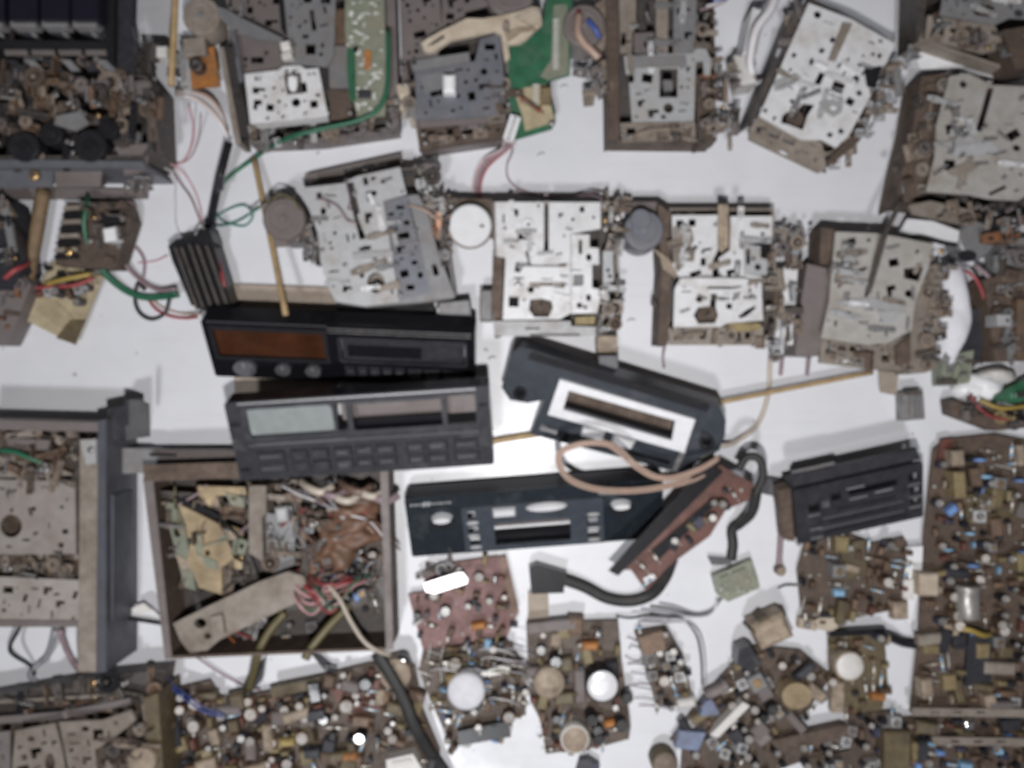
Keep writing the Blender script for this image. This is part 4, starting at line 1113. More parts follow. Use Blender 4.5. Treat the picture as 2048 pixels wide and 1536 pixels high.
t.plate('flange', Gz([(500, 185), (1240, 22), (1255, 118), (505, 275)]), 22, 'plate_mauve', 5, holes=[Gz(ell(860, 148, 46, 16, 14, -10)), Gz(ell(980, 122, 46, 16, 14, -10))])
mo = motor(t, 567, 437, 40, 8, 104, 'plate_mauve', 'plate_mauve')
t.plate('motor_plate', Gz([(170, 420), (280, 360), (420, 350), (500, 560), (560, 640), (440, 700), (380, 660), (360, 740), (270, 745), (240, 640)]), 88, 'plate_mauve', 5)
clutter(t, Gz([(440, 600), (560, 580), (640, 860), (620, 880), (480, 720)]), 60, 14, 82, ['dark_metal', 'plate_grey', 'dust_brown'], (0, 30))
clutter(t, Gz([(1270, 120), (1450, 110), (1560, 360), (1620, 780), (1540, 780), (1380, 360)]), 76, 30, 83, GREYS + ['plate_pale'], (0, 28))
clutter(t, Gz([(1440, 500), (1500, 490), (1620, 900), (1540, 900)]), 84, 8, 84, ['dark_metal', 'copper', 'plate_grey'], (0, 20))
t.block('foot', 910, 622, 60, 38, 0, 70, 'plate_grey', 6)
t.block('foot', 886, 630, 22, 30, 0, 60, 'white_plastic', 6)
t.wire([(633, 398, 108), (650, 400, 112), (676, 414, 112), (694, 440, 112), (714, 446, 108)], 2.0, 'wire_mauve')
t.wire([(548, 395, 100), (530, 408, 80), (500, 418, 20)], 2, 'wire_olive')
t.wire([(545, 400, 106), (560, 390, 110), (585, 398, 108), (600, 420, 104)], 2.4, 'wire_olive')
t.wire([(816, 410, 104), (850, 420, 108), (876, 438, 100), (902, 430, 90)], 2.4, 'wire_peach')
t.wire([(690, 356, 106), (700, 400, 110), (696, 416, 112), (704, 420, 112)], 1.6, 'wire_mauve')
screws(t, [(645, 500), (690, 530), (800, 590), (620, 450)], z + 4)
levers(t, [(620, 390), (790, 350), (800, 590), (680, 590)], z + 4, 14, 502, -10)
t.plate('shadow_gap_plate', Gz([(740, 1190), (1480, 1150), (1500, 1260), (760, 1270)]), 40, 'black_plastic', 20)  # black plate stands in for the shaded gap below the deck

# ---- middle row: straight white deck with white disc
t = Thing('cassette_deck', 'straight white cassette mechanism with round white disc, centre of the table', 'cassette deck', 1090, 530, G)
z = 95
H = lambda pts: zp(pts, 860, 370, 3.84)
tray(t, [(985, 398), (1204, 398), (1240, 400), (1242, 650), (1200, 662), (988, 662)], 78, 'plate_beige', 'dark_metal')
t.plate('top_plate', H([(500, 130), (1310, 132), (1310, 335), (1080, 375), (1080, 985), (1000, 1030), (560, 1035), (580, 560), (510, 545)]), z + 5, 'plate_white',
        holes=[H(q) for q in (rect(650, 212, 56, 54), [(876, 135), (912, 135), (912, 520), (862, 528), (876, 480)], ell(775, 805, 26, 24), [(770, 880), (860, 872), (930, 890), (945, 940), (910, 1015), (800, 1015), (760, 960)],
               rect(680, 715, 80, 11), rect(680, 765, 70, 11), rect(895, 718, 100, 10), rect(1030, 712, 60, 9), rect(1030, 762, 60, 11), rect(890, 645, 110, 8), rect(1030, 606, 50, 12), rect(590, 972, 60, 10))])
t.plate('slide_plate', H([(1085, 378), (1225, 380), (1225, 480), (1295, 485), (1300, 610), (1245, 612), (1245, 790), (1300, 800), (1300, 900), (1285, 985), (1085, 988)]), z + 8, 'plate_white',
        holes=[H(q) for q in (rect(1155, 475, 26, 110), ell(1220, 555, 22, 28), rect(1125, 652, 76, 9), rect(1130, 770, 80, 9), ell(1218, 865, 20, 28), ell(1148, 925, 22, 24))])
t.plate('slide_window', H([(1100, 690), (1180, 690), (1180, 765), (1100, 765)]), z + 10, 'plate_grey', 2)
for c, r_ in (((750, 330), 15), ((765, 510), 14)):
    x, y = H([c])[0]
    t.plate('brake_ring', ell(x, y, r_, r_ * 1.3, 20), z + 9, 'plate_white', 4, holes=[ell(x, y, r_ - 3.5, r_ * 1.3 - 3.5, 16)])
t.plate('brake_arm', H([(590, 290), (680, 275), (720, 330), (640, 355), (600, 350)]), z + 8, 'plate_white', 3)
t.plate('head_bar', H([(720, 625), (1000, 628), (1000, 700), (1060, 705), (1060, 745), (740, 745), (740, 705), (690, 700), (690, 670)]), z + 16, 'plate_white', 3.5, holes=[H(rect(900, 722, 90, 9))])
t.plate('head_bar', H([(840, 775), (950, 775), (950, 860), (840, 860)]), z + 16, 'plate_white', 3.5)
t.plate('bottom_flange', [(988, 642), (1142, 642), (1142, 652), (1196, 654), (1196, 672), (988, 672)], 84, 'plate_pale', 6)
t.plate('flange_glint', [(1050, 656), (1080, 656), (1080, 660), (1050, 660)], 88, 'bright_metal', 4)  # bright sliver added as a highlight on the flange
t.plate('flange_glint', [(1060, 668), (1160, 668), (1160, 672), (1060, 672)], 87, 'bright_metal', 3)  # second added sliver, also a flange highlight
t.plate('inner_block', [(1150, 634), (1190, 632), (1190, 648), (1150, 649)], 90, 'ochre_part', 20)
t.plate('left_wall', [(986, 512), (1004, 512), (1006, 640), (1030, 660), (990, 674), (984, 600)], 70, 'brown_metal', 60)
t.plate('tall_wall', [(984, 404), (992, 404), (1000, 510), (988, 510)], 92, 'plate_mauve', 80)
reel(t, 1082, 614, 20, z - 24)
clutter(t, [(1204, 392), (1240, 396), (1244, 500), (1206, 506)], 76, 16, 91, DUST + ['plate_pale', 'plate_mauve'], (0, 26))
t.plate('side_strip', [(1206, 502), (1226, 502), (1228, 562), (1206, 568)], 92, 'plate_pale', 30, holes=[ell(1216, 540, 4), ell(1220, 552, 4)])
clutter(t, [(1200, 560), (1244, 560), (1238, 664), (1196, 660)], 70, 16, 92, MID + DUST, (0, 26))
t.plate('strap', [(1194, 672), (1234, 672), (1234, 712), (1196, 714)], 60, 'tan_part', 40)
t.block('strap_end', 1217, 730, 38, 38, 50, 88, 'grey_plastic', 0, 2)
dsc = t.disc('white_disc', 940, 450, 40, 84, 104, 'white_plastic', 40, 3)
t.disc('disc_rim', 940, 451, 42.0, 80, 94, 'brown_part', 40, 1, dsc)
t.disc('disc_shaft', 940, 452, 24, 4, 84, 'plate_grey', 24, 1, dsc)
x, y = at(964, 452, 104)
t.part('disc_mark', MB().box((x, y, 104), (9, 4.5, 1.2)), 'grey_plastic', dsc)
t.plate('mount_plate', [(890, 396), (985, 398), (988, 480), (900, 420)], 70, 'brown_metal', 8)
clutter(t, [(884, 396), (915, 400), (908, 460), (880, 480)], 60, 10, 93, DUST + ['plate_pale'], (0, 22))
t.block('grey_pin', 972, 610, 24, 58, 4, 60, 'plate_grey', 0, 2)
t.wire([(1206, 400, 90), (1180, 390, 60), (1120, 394, 10), (1060, 388, 4), (1030, 380, 4)], 1.8, 'wire_mauve')
screws(t, [(1170, 615)], z + 8)
levers(t, [(1000, 420), (1080, 420), (1130, 540), (1130, 600), (1010, 600)], z + 5, 13, 503)
screws(t, [(1012, 664)], 74, 'dark_metal')

# ---- middle row: third deck
t = Thing('cassette_deck', 'white cassette mechanism with beige tape path and scuffed grey pulley, right of centre', 'cassette deck', 1430, 550, G)
I = lambda pts: zp(pts, 1180, 370, 3.84)
tray(t, [(1320, 412), (1552, 412), (1560, 660), (1532, 684), (1330, 684)], 78, 'plate_beige', 'dark_metal')
t.plate('top_plate', I([(630, 232), (980, 230), (980, 500), (940, 590), (940, 705), (990, 710), (990, 560), (1075, 500), (1080, 240), (1400, 238), (1400, 410), (1180, 458), (1180, 690), (1320, 700), (1320, 860), (1330, 1040), (1060, 1060), (1000, 1090), (640, 1092), (650, 800), (690, 720), (640, 620)]), z + 5, 'plate_white',
        holes=[I(q) for q in (rect(785, 290, 54, 54), ell(840, 878, 28, 24), [(930, 835), (975, 835), (965, 930), (985, 1000), (960, 1060), (830, 1065), (795, 1000), (830, 940), (920, 930)], [(870, 490), (940, 480), (930, 500), (870, 510)],
               rect(740, 818, 80, 10), rect(1000, 785, 180, 10), rect(1050, 830, 60, 10), [(1140, 1005), (1200, 960), (1270, 925), (1275, 945), (1200, 1010), (1150, 1025)], rect(870, 590, 40, 60))])
t.plate('tape_path', I([(985, 150), (1062, 150), (1062, 480), (1010, 520), (985, 480)]), z, 'tan_part', 6)
t.plate('left_pad', I([(640, 320), (780, 330), (800, 420), (720, 560), (640, 600)]), z + 8, 'plate_beige', 3)
t.plate('slide_plate', I([(1185, 455), (1310, 470), (1310, 560), (1360, 570), (1360, 690), (1185, 690)]), z + 9, 'plate_pale', 3.5, holes=[I(rect(1215, 550, 30, 120)), I(ell(1290, 630, 26, 26))])
t.plate('head_bar', I([(690, 720), (800, 712), (1150, 716), (1215, 722), (1210, 772), (690, 775)]), z + 19, 'plate_white', 5)
t.plate('head_bar', I([(900, 800), (1110, 800), (1170, 780), (1170, 812), (1090, 830), (900, 826)]), z + 16, 'plate_white', 3)
t.plate('dark_gap_plate', I([(1300, 440), (1385, 420), (1385, 520), (1320, 520)]), z - 4, 'black_plastic', 6)  # black plate stands in for the shade inside an open notch
t.plate('bottom_flange', [(1336, 656), (1526, 652), (1530, 690), (1340, 690)], 76, 'plate_beige', 7)
t.plate('inner_block', I([(1060, 1060), (1310, 1060), (1310, 1110), (1080, 1130)]), 86, 'ochre_part', 20)
t.plate('left_wall', [(1316, 408), (1340, 424), (1342, 520), (1336, 690), (1316, 688), (1322, 540)], 84, 'brown_metal', 74)
t.plate('left_lever', I([(480, 480), (600, 560), (690, 660), (660, 720), (560, 640), (540, 560)]), 92, 'tan_part', 4)
t.inst('screw', piece('screw', ('dark_metal', 'black_plastic'), 4.6), 1311, 605, 40, 0, 2.2)
t.plate('pulley_mount', I([(330, 130), (520, 130), (560, 300), (420, 480), (300, 420)]), 60, 'plate_mauve', 20)
p1_ = motor(t, 1288, 460, 38, 20, 92, 'plate_blue', 'plate_grey', 'pulley')
t.disc('pulley_cap', 1282, 438, 20, 92, 98, 'plate_blue', 24, 2, p1_)
clutter(t, [(1540, 430), (1612, 452), (1606, 540), (1590, 720), (1536, 712), (1536, 500)], 58, 46, 101, DUST + ['plate_beige', 'plate_pale'], (0, 34))
clutter(t, [(1342, 656), (1530, 656), (1530, 688), (1342, 688)], 74, 12, 102, DUST + ['plate_beige'], (0, 8))
clutter(t, [(1346, 440), (1388, 470), (1380, 520), (1348, 540)], z + 6, 6, 103, ['plate_beige', 'dust_brown', 'plate_pale'], (0, 3))
clutter(t, [(1206, 400), (1262, 400), (1256, 470), (1240, 480)], 40, 8, 104, DUST, (0, 20))
t.plate('white_side', [(1568, 534), (1596, 536), (1586, 690), (1564, 690)], 66, 'plate_white', 8)
reel(t, 1412, 632, 21, z - 24)
t.wire([(1548, 690, 50), (1540, 730, 8), (1536, 790, 4), (1514, 850, 4), (1470, 884, 20), (1440, 892, 40)], 3.2, 'wire_beige', 'flat_lead', flat=1.5)
t.wire([(1330, 690, 30), (1326, 714, 10), (1328, 736, 6)], 2.6, 'wire_mauve')
screws(t, [(1440, 690), (1620, 460), (1570, 640)], 70)
levers(t, [(1350, 440), (1540, 440), (1520, 560), (1520, 640), (1360, 640)], z + 5, 16, 504)

# ---- middle row: fourth deck, slightly turned
t = Thing('cassette_deck', 'grey-beige cassette mechanism crossed by a dark rod, between white deck and right edge', 'cassette deck', 1740, 590, G)
z = 100
J = lambda pts: zp(pts, 1528, 400, 3.071)
tray(t, J([(420, 180), (1050, 240), (1000, 620), (900, 1030), (360, 960), (330, 840)]), 82, 'plate_beige', 'dark_metal')
t.plate('top_plate', J([(440, 195), (700, 205), (840, 230), (1040, 270), (1010, 420), (930, 620), (905, 800), (760, 880), (640, 890), (350, 850), (400, 620), (420, 400)]), z + 4, 'plate_sand',
        holes=[J(q) for q in (rect(540, 252, 50, 36, -10), [(700, 260), (750, 260), (665, 545), (630, 600), (615, 590), (640, 520)], [(480, 790), (530, 770), (570, 770), (590, 700), (640, 710), (620, 780), (625, 860), (560, 885), (480, 870)],
               rect(605, 425, 60, 16, -20), ell(890, 575, 26, 24), [(860, 420), (980, 410), (950, 500), (860, 480)], ell(790, 690, 20, 14))])
t.plate('raised_arm', J([(450, 620), (660, 600), (880, 650), (880, 700), (640, 660), (460, 650)]), z + 7, 'plate_pale', 3)
t.plate('raised_arm', J([(700, 680), (840, 680), (850, 740), (740, 760)]), z + 9, 'plate_pale', 4)
t.wire([(1803, 400, 120), (1770, 470, 122), (1750, 540, 118), (1736, 586, 112)], 5, 'dark_metal', 'rod')
t.plate('front_flange', J([(350, 855), (700, 895), (880, 830), (900, 1050), (700, 1045), (340, 1000)]), 76, 'plate_beige', 8, holes=[J(rect(520, 985, 70, 18, -20))])
t.plate('right_wall', J([(900, 800), (930, 620), (1010, 430), (1100, 520), (1060, 900), (1000, 1060), (900, 1070)]), 86, 'plate_beige', 60, holes=[J(rect(1000, 800, 40, 12, -10))])
t.plate('dark_gap_plate', J([(810, 900), (900, 830), (890, 1030), (820, 1010)]), 88, 'brown_metal', 10)  # brown plate put in for the shade of a gap
t.plate('brown_slat', J([(265, 390), (385, 420), (395, 640), (330, 960), (190, 955), (230, 620)]), 72, 'plate_mauve', 64)
t.plate('brown_slat', J([(350, 170), (450, 180), (410, 400), (340, 390)]), 82, 'brown_metal', 60)
t.plate('white_flap', J([(840, 190), (880, 115), (1040, 130), (1200, 190), (1190, 260), (1040, 240), (920, 215)]), 60, 'white_plastic', 10)
t.wire([(1806, 476, 66), (1840, 474, 68), (1880, 484, 66), (1912, 490, 60)], 4, 'wire_black', 'dark_edge')  # black strip along the flap's lower edge
clutter(t, J([(420, 220), (560, 300), (600, 420), (480, 560), (410, 440)]), z + 4, 10, 112, ['plate_beige', 'plate_pale', 'dust_brown', 'steel'], (0, 3))
clutter(t, J([(940, 300), (1150, 300), (1120, 600), (1060, 1040), (960, 1040), (1000, 600)]), 80, 34, 113, DUST + ['plate_beige', 'plate_beige'], (0, 20))
clutter(t, J([(350, 900), (880, 900), (880, 1040), (360, 980)]), 76, 10, 114, DUST, (0, 6))
reel(t, 1708, 660, 20, z - 26, ('plate_mauve', 'dark_metal'))
levers(t, [(1670, 470), (1860, 490), (1820, 660), (1660, 660)], z + 4, 15, 505, 10)
t.plate('hanging_tab', J([(710, 1050), (830, 1060), (810, 1200), (715, 1180)]), 20, 'cardboard', 4)
for x in (1565, 1618):
    t.wire([(x, 716, 30), (x - 2, 735, 12), (x - 4, 750, 6)], 4, 'wire_mauve')

# ================================================================ left side
t = Thing('cassette_recorder', 'dark dusty recorder chassis with row of piano keys, top left corner', 'recorder', 120, 200)
tray(t, [(-60, -60), (212, -60), (218, 128), (300, 150), (306, 300), (288, 322), (-60, 322)], 112, 'dark_metal', 'dark_metal')
t.plate('front_plate', [(-60, 318), (285, 322), (292, 336), (-60, 334)], 120, 'plate_blue', z0=0)
t.plate('front_lip', [(-60, 374), (290, 378), (292, 396), (-60, 398)], 12, 'plate_mauve', 10)
t.plate('lower_panel', [(-60, 322), (108, 326), (104, 374), (-60, 376)], 96, 'plate_blue', 4)
t.plate('lower_panel', [(108, 324), (206, 326), (200, 374), (112, 374)], 92, 'plate_mauve', 4)
for x, w_ in ((-14, 44), (47, 56), (110, 56), (170, 52)):
    k = t.plate('piano_key', [(x - w_ / 2, -40), (x + w_ / 2, -40), (x + w_ / 2, 40), (x - w_ / 2, 40)], 196, 'key_black', 26)
    t.plate('key_edge', [(x - w_ / 2 + 2, 42), (x + w_ / 2 - 2, 42), (x + w_ / 2 - 4, 54), (x - w_ / 2 + 2, 54)], 184, 'plate_grey', 22, parent=k)
    t.plate('key_shank', [(x - w_ / 2 + 10, 56), (x + w_ / 2 - 4, 58), (x + w_ / 2 + 4, 76), (x - w_ / 2 + 16, 66)], 160, 'charcoal', 12, parent=k)
    t.plate('key_tip', [(x + w_ / 2 - 16, 62), (x + w_ / 2 - 2, 68), (x + w_ / 2, 76), (x + w_ / 2 - 10, 72)], 168, 'steel', 3, parent=k)
t.plate('key_bar', [(-60, 80), (214, 82), (216, 98), (-60, 98)], 140, 'black_plastic', 20)
for i in range(4):
    t.plate('bar_strip', [(8 + i * 54, 100), (54 + i * 54, 100), (56 + i * 54, 110), (10 + i * 54, 110)], 136, 'plate_mauve', 5)
t.plate('frame_side', [(206, -60), (266, -60), (262, 50), (270, 90), (262, 142), (228, 130), (210, 60)], 150, 'charcoal', 20)
t.plate('frame_side', [(196, -60), (230, -60), (228, 130), (214, 120)], 162, 'black_plastic', 20)
t.plate('side_arm', [(284, 86), (334, 88), (334, 104), (300, 120), (322, 300), (300, 310), (284, 150)], 90, 'dark_metal', 20)
t.block('white_cap', 322, 102, 20, 20, 60, 108, 'pale_plastic')
for i in range(6):
    t.plate('guide_finger', [(12 + i * 36, 118), (32 + i * 36, 120), (52 + i * 36, 140), (34 + i * 36, 142)], 132, 'plate_grey' if i % 2 else 'charcoal', 5)
DK = ['dark_metal', 'brown_metal', 'black_plastic', 'brown_part', 'plate_mauve', 'dust_brown', 'brown_metal']
clutter(t, [(-10, 116), (280, 120), (318, 160), (316, 250), (-10, 250)], 92, 95, 201, DK, (0, 36), 1.25, None, None, 9)
clutter(t, [(-10, 246), (250, 246), (250, 322), (-10, 322)], 96, 22, 202, DK, (0, 18), 1.2)
clutter(t, [(180, 320), (300, 250), (300, 380), (210, 380)], 60, 20, 203, ['plate_mauve', 'brown_metal', 'plate_grey', 'dark_metal'], (0, 40), 1.1)
for c in ((46, 292, 28), (178, 290, 30), (100, 266, 22), (215, 256, 18)):
    wv = t.disc('drive_wheel', c[0], c[1], c[2], 96, 128, 'black_plastic', 28, 3)
    t.disc('wheel_hub', c[0], c[1], c[2] * .4, 128, 131, 'black_plastic', 16, 1, wv)
t.plate('pale_bridge', [(110, 232), (160, 222), (178, 246), (150, 262), (112, 250)], 134, 'plate_grey', 6)
t.inst('screw', piece('screw', ('brass', 'dark_metal'), 4.6), 70, 352, 100, .4, 2.2)
t.inst('screw', piece('screw', ('steel', 'dark_metal'), 4.6), 188, 368, 70, .4, 1.6)
t.inst('screw', piece('screw', ('steel', 'dark_metal'), 4.6), 255, 372, 60, .4, 1.6)
t.plate('corner_tab', [(230, 292), (300, 286), (292, 340), (250, 350)], 108, 'plate_mauve', 5)
for i in range(4):
    t.plate('edge_tooth', [(284, 344 + i * 10), (302, 342 + i * 10), (304, 348 + i * 10), (286, 350 + i * 10)], 60, 'plate_mauve', 8)
t.inst('terminal', piece('post', 'brass', 5, 16), 304, 306, 50, 0, 1.3)
t.inst('terminal', piece('post', 'brass', 5, 16), 312, 322, 40, 0, 1.2)
t.inst('terminal', piece('capacitor', ('blue_part', 'navy_part'), 8, 14), 324, 292, 30, 0, 1.0)
t.wire([(306, 310, 60), (336, 332, 20), (362, 368, 5), (382, 396, 4), (400, 440, 4), (412, 462, 10)], 2.2, 'wire_mauve')
t.wire([(312, 326, 50), (346, 350, 10), (350, 400, 4), (352, 450, 4), (366, 474, 6), (390, 484, 20)], 2.0, 'wire_white')
t.wire([(330, 318, 30), (372, 352, 4), (396, 400, 4), (406, 460, 10)], 1.5, 'wire_pink')

# ---- heat sink
t = Thing('heat_sink', 'black finned heat sink block with loose wires above the amber display front', 'heat sink', 395, 545)
hs = [(336, 492), (352, 478), (408, 470), (424, 482), (462, 606), (408, 622), (382, 610), (344, 520)]
t.plate('body', hs, 60, 'black_plastic', z0=4)
for i in range(5):
    k = i / 4 * .92 + .02
    a = (346 + k * 66, 494 - k * 12 + (4 if i % 2 else 0)); b = (390 + k * 64, 618 - k * 12)
    t.part('fin', MB().prism([at(a[0] - 2.5, a[1], 76), at(a[0] + 2.5, a[1] - 1, 76), at(b[0] + 2.5, b[1] - 1, 76), at(b[0] - 2.5, b[1], 76)], 60.2, 70 + (i * 7) % 9), 'dark_metal')
t.block('terminal_block', 408, 474, 26, 26, 30, 84, 'black_plastic', 20)
t.wire([(424, 478, 60), (432, 500, 40), (446, 560, 60), (454, 602, 40)], 4, 'wire_red')
t.wire([(392, 470, 50), (400, 452, 40), (416, 466, 50)], 3, 'wire_white')
t.wire([(352, 584, 30), (330, 590, 12), (288, 592, 8), (248, 576, 8), (206, 540, 20), (180, 500, 40), (168, 450, 60), (174, 412, 60), (176, 390, 30)], 5.0, 'wire_green', 'green_wire')
t.wire([(358, 592, 30), (330, 596, 14), (290, 598, 8), (250, 584, 8), (210, 552, 16), (176, 506, 30)], 3.2, 'wire_green', 'green_wire')
t.wire([(352, 578, 30), (320, 580, 14), (292, 568, 10), (268, 548, 10), (240, 518, 20), (222, 505, 40)], 4.6, 'wire_mauve')
t.wire([(290, 580, 6), (276, 566, 6), (270, 600, 5), (280, 626, 4), (304, 638, 4), (330, 626, 4), (338, 600, 8), (342, 582, 20)], 4.0, 'wire_black')
t.wire([(296, 598, 5), (312, 618, 4), (340, 632, 4), (372, 636, 4), (394, 634, 20)], 3.0, 'wire_red')
t.wire([(300, 590, 5), (320, 612, 4), (360, 626, 4), (400, 628, 20)], 2.0, 'wire_peach')
t.wire([(246, 492, 10), (270, 494, 5), (288, 520, 4), (286, 556, 5), (278, 576, 6)], 3.2, 'wire_mauve')
t.wire([(276, 526, 4), (310, 522, 4), (334, 512, 10)], 1.4, 'wire_pink')

t = Thing('black_rod', 'thin black plastic rod leaning beside the green wire loops', 'rod', 440, 380)
t.wire([(458, 284, 70), (438, 360, 50), (418, 458, 24)], 8, 'black_plastic', 'rod', sub=1, n=10)
t.plate('rod_end', [(410, 436), (424, 432), (422, 466), (408, 462)], 34, 'black_plastic', 24)
t.plate('rod_clip', [(432, 356), (446, 352), (444, 378), (428, 384)], 62, 'charcoal', 10)
for i, m in enumerate(('wire_grey', 'wire_black', 'wire_grey')):
    t.wire([(416 - i * 3, 444, 30), (408 - i * 5, 462, 30), (404 - i * 6, 480, 40)], 2.4, m)

# ---- tan board with wires
t = Thing('circuit_board', 'tan square circuit board with yellow and red leads, left of the heat sink', 'circuit board', 130, 600, 'circuit boards on the table')
bo = [(50, 640), (104, 520), (206, 552), (150, 690)]
t.plate('board', bo, 22, 'board_tan', 5)
components(t, [(96, 530), (198, 556), (176, 610), (80, 590)], 22, 16, 211, ['film', 'res', 'cap', 'tr', 'can'], 20, 12)
t.plate('copper_patch', [(70, 620), (110, 600), (150, 640), (130, 662)], 24, 'board_tan', 2)
t.plate('edge_shield', [(112, 676), (148, 688), (170, 640), (140, 640)], 26, 'board_olive', 4)
t.wire([(92, 568, 40), (130, 558, 52), (182, 548, 46)], 5, 'wire_yellow')
t.wire([(62, 576, 30), (100, 574, 40), (150, 570, 44), (188, 556, 40)], 4, 'wire_red')
t = Thing('contact_strip', 'dark brown switch strip with pale contacts above the tan board', 'switch', 180, 450)
t.plate('base', [(134, 404), (252, 404), (262, 440), (232, 536), (178, 536), (110, 530), (118, 470)], 50, 'brown_metal', z0=6)
for i in range(8):
    t.plate('contact', [(128 - i * 3, 412 + i * 14), (164 - i * 2, 410 + i * 14), (168 - i * 2, 418 + i * 14), (130 - i * 3, 420 + i * 14)], 62, 'black_plastic' if i % 2 else 'plate_beige', 10)
t.inst('screw', piece('screw', ('brass', 'dark_metal'), 4.6), 138, 504, 60, 0, 2.0)
t.block('white_block', 218, 468, 24, 26, 40, 78, 'white_plastic', 8, 3)
t.block('black_block', 220, 436, 36, 22, 40, 74, 'black_plastic', 8, 3)
clutter(t, [(176, 408), (256, 408), (250, 450), (226, 530), (180, 530)], 50, 18, 213, DARK + ['plate_grey'], (0, 20))
t.wire([(240, 402, 40), (266, 406, 20), (272, 420, 10), (258, 440, 20)], 3, 'wire_mauve')
t = Thing('tuner_block', 'dark radio piece with red lead cut off by the left edge', 'radio part', 20, 540)
t.plate('body', [(-50, 400), (16, 400), (34, 470), (44, 540), (20, 580), (-50, 580)], 70, 'charcoal', z0=4)
t.plate('lower_plate', [(-50, 560), (40, 540), (62, 570), (34, 640), (10, 690), (-50, 690)], 54, 'plate_mauve', z0=6, holes=[rect(6, 636, 14, 10)])
t.plate('card', [(2, 420), (16, 410), (32, 500), (20, 510)], 84, 'plate_grey', 8)
clutter(t, [(-5, 410), (20, 410), (36, 540), (-5, 560)], 70, 10, 221, DARK + ['plate_grey'], (0, 16))
clutter(t, [(-5, 570), (48, 560), (20, 660), (-5, 670)], 54, 9, 222, ['plate_mauve', 'brown_metal', 'copper', 'dark_metal'], (0, 8))
t.wire([(10, 556, 80), (30, 540, 84), (52, 530, 60), (62, 520, 20)], 5, 'wire_red')
t.wire([(36, 490, 30), (50, 530, 30), (58, 560, 30), (70, 580, 20), (90, 578, 30)], 3.5, 'wire_yellow')
t.wire([(20, 440, 60), (40, 480, 20), (70, 512, 8), (92, 540, 8)], 1.8, 'wire_grey')

# ---- wooden sticks
def stick(label, a, b, r_, m):
    t = Thing('wooden_stick', label, 'stick', (a[0] + b[0]) / 2, (a[1] + b[1]) / 2, 'thin wooden sticks')
    pts = [at3(a), (at3(a) + at3(b)) / 2 + Vector((.8, .6, 0)), at3(b)]
    t.part('shaft', MB().tube(pts, r_, n=8, sub=6), m)
stick('upright yellowish wooden stick beside the flywheel at the top', (352, -40, 96), (342, 172, 96), 6.5, 'wood')
stick('thin wooden stick leaning from dull motor to amber display front', (508, 316, 20), (572, 632, 96), 6, 'wood')
stick('thin wooden stick poking out right of the slate surround', (1280, 836, 30), (1745, 744, 30), 5, 'wood')
stick('broad brown wooden stick left of the dark switch strip', (88, 380, 30), (52, 580, 30), 13, 'wood_dark')
stick('short pale stick showing between the charcoal front and the slate surround', (940, 890, 14), (1100, 864, 14), 6, 'wood')

# ---- cardboard under the fronts
t = Thing('cardboard_piece', 'flat brown cardboard under and above the amber display front', 'cardboard', 560, 760)
t.plate('sheet', [(464, 568), (684, 576), (672, 850), (470, 850)], 10, 'cardboard', 9)

# ---- big open chassis at the left edge
t = Thing('deck_chassis', 'tall grey metal deck chassis with blue-grey side panel at the left edge', 'chassis', 100, 1080)
z = 122
t.plate('floor_plate', [(-80, 860), (180, 868), (180, 1250), (-80, 1250)], 64, 'brown_metal', 10)
t.plate('main_plate', [(-80, 958), (150, 962), (152, 1108), (-80, 1110)], 100, 'plate_warm', 5, holes=[ell(22, 1052, 22, 23, 20), rect(130, 1063, 12, 9), rect(116, 1104, 18, 6)])
t.plate('main_plate', [(-80, 1150), (158, 1160), (160, 1244), (-80, 1246)], 102, 'plate_warm', 5, holes=[rect(50, 1196, 8, 16, 20), rect(150, 1190, 8, 16, 20)])
t.plate('upper_plate', [(-80, 872), (100, 880), (100, 900), (-80, 898)], 104, 'plate_mauve', 5)
t.plate('upper_plate', [(40, 900), (150, 950), (-80, 960), (-80, 930)], 92, 'plate_beige', 5)
t.plate('front_edge', [(-80, 1240), (170, 1243), (170, 1254), (-80, 1254)], 106, 'plate_mauve', 60)
t.plate('flange', [(160, 878), (196, 876), (192, 1344), (156, 1344)], z, 'plate_beige', 6)
t.plate('flange_clip', [(160, 880), (192, 878), (192, 926), (172, 930)], z + 7, 'plate_pale', 6)
t.plate('side_panel', [(196, 842), (212, 838), (212, 1344), (194, 1346)], z, 'panel_blue', z0=0)
t.plate('side_step', [(208, 990), (228, 990), (226, 1240), (206, 1242)], 104, 'panel_blue', z0=30)
t.plate('back_wall', [(-80, 838), (214, 846), (214, 864), (-80, 858)], 114, 'plate_mauve', z0=0)
t.plate('corner_post', [(214, 818), (250, 810), (252, 880), (216, 880)], 100, 'charcoal', z0=0)
t.plate('corner_pin', [(250, 760 + 40), (258, 800), (258, 850), (250, 850)], 120, 'charcoal', z0=60)
br = t.plate('bracket_tab', [(240, 896), (302, 898), (318, 910), (318, 944), (240, 948)], 62, 'plate_grey', z0=12)
t.plate('tab_glint', [(298, 906), (354, 909), (352, 914), (300, 913)], 70, 'bright_metal', 3, parent=br)  # bright sliver added as the highlight along the tab
DC = ['brown_metal', 'brown_part', 'dark_metal', 'dust_brown', 'plate_beige']
clutter(t, [(-5, 862), (160, 862), (160, 960), (120, 980), (-5, 940)], 74, 60, 231, DC, (0, 34), 1.15)
clutter(t, [(-5, 1112), (154, 1112), (154, 1156), (-5, 1150)], 74, 30, 232, DC + ['dust_brown'], (0, 26), 1.1)
t.wire([(0, 900, 110), (30, 904, 114), (60, 916, 112), (86, 926, 104)], 5, 'wire_green', 'dark_lead')
screws(t, [(182, 900), (20, 990)], z + 7, 'steel', 1.4)
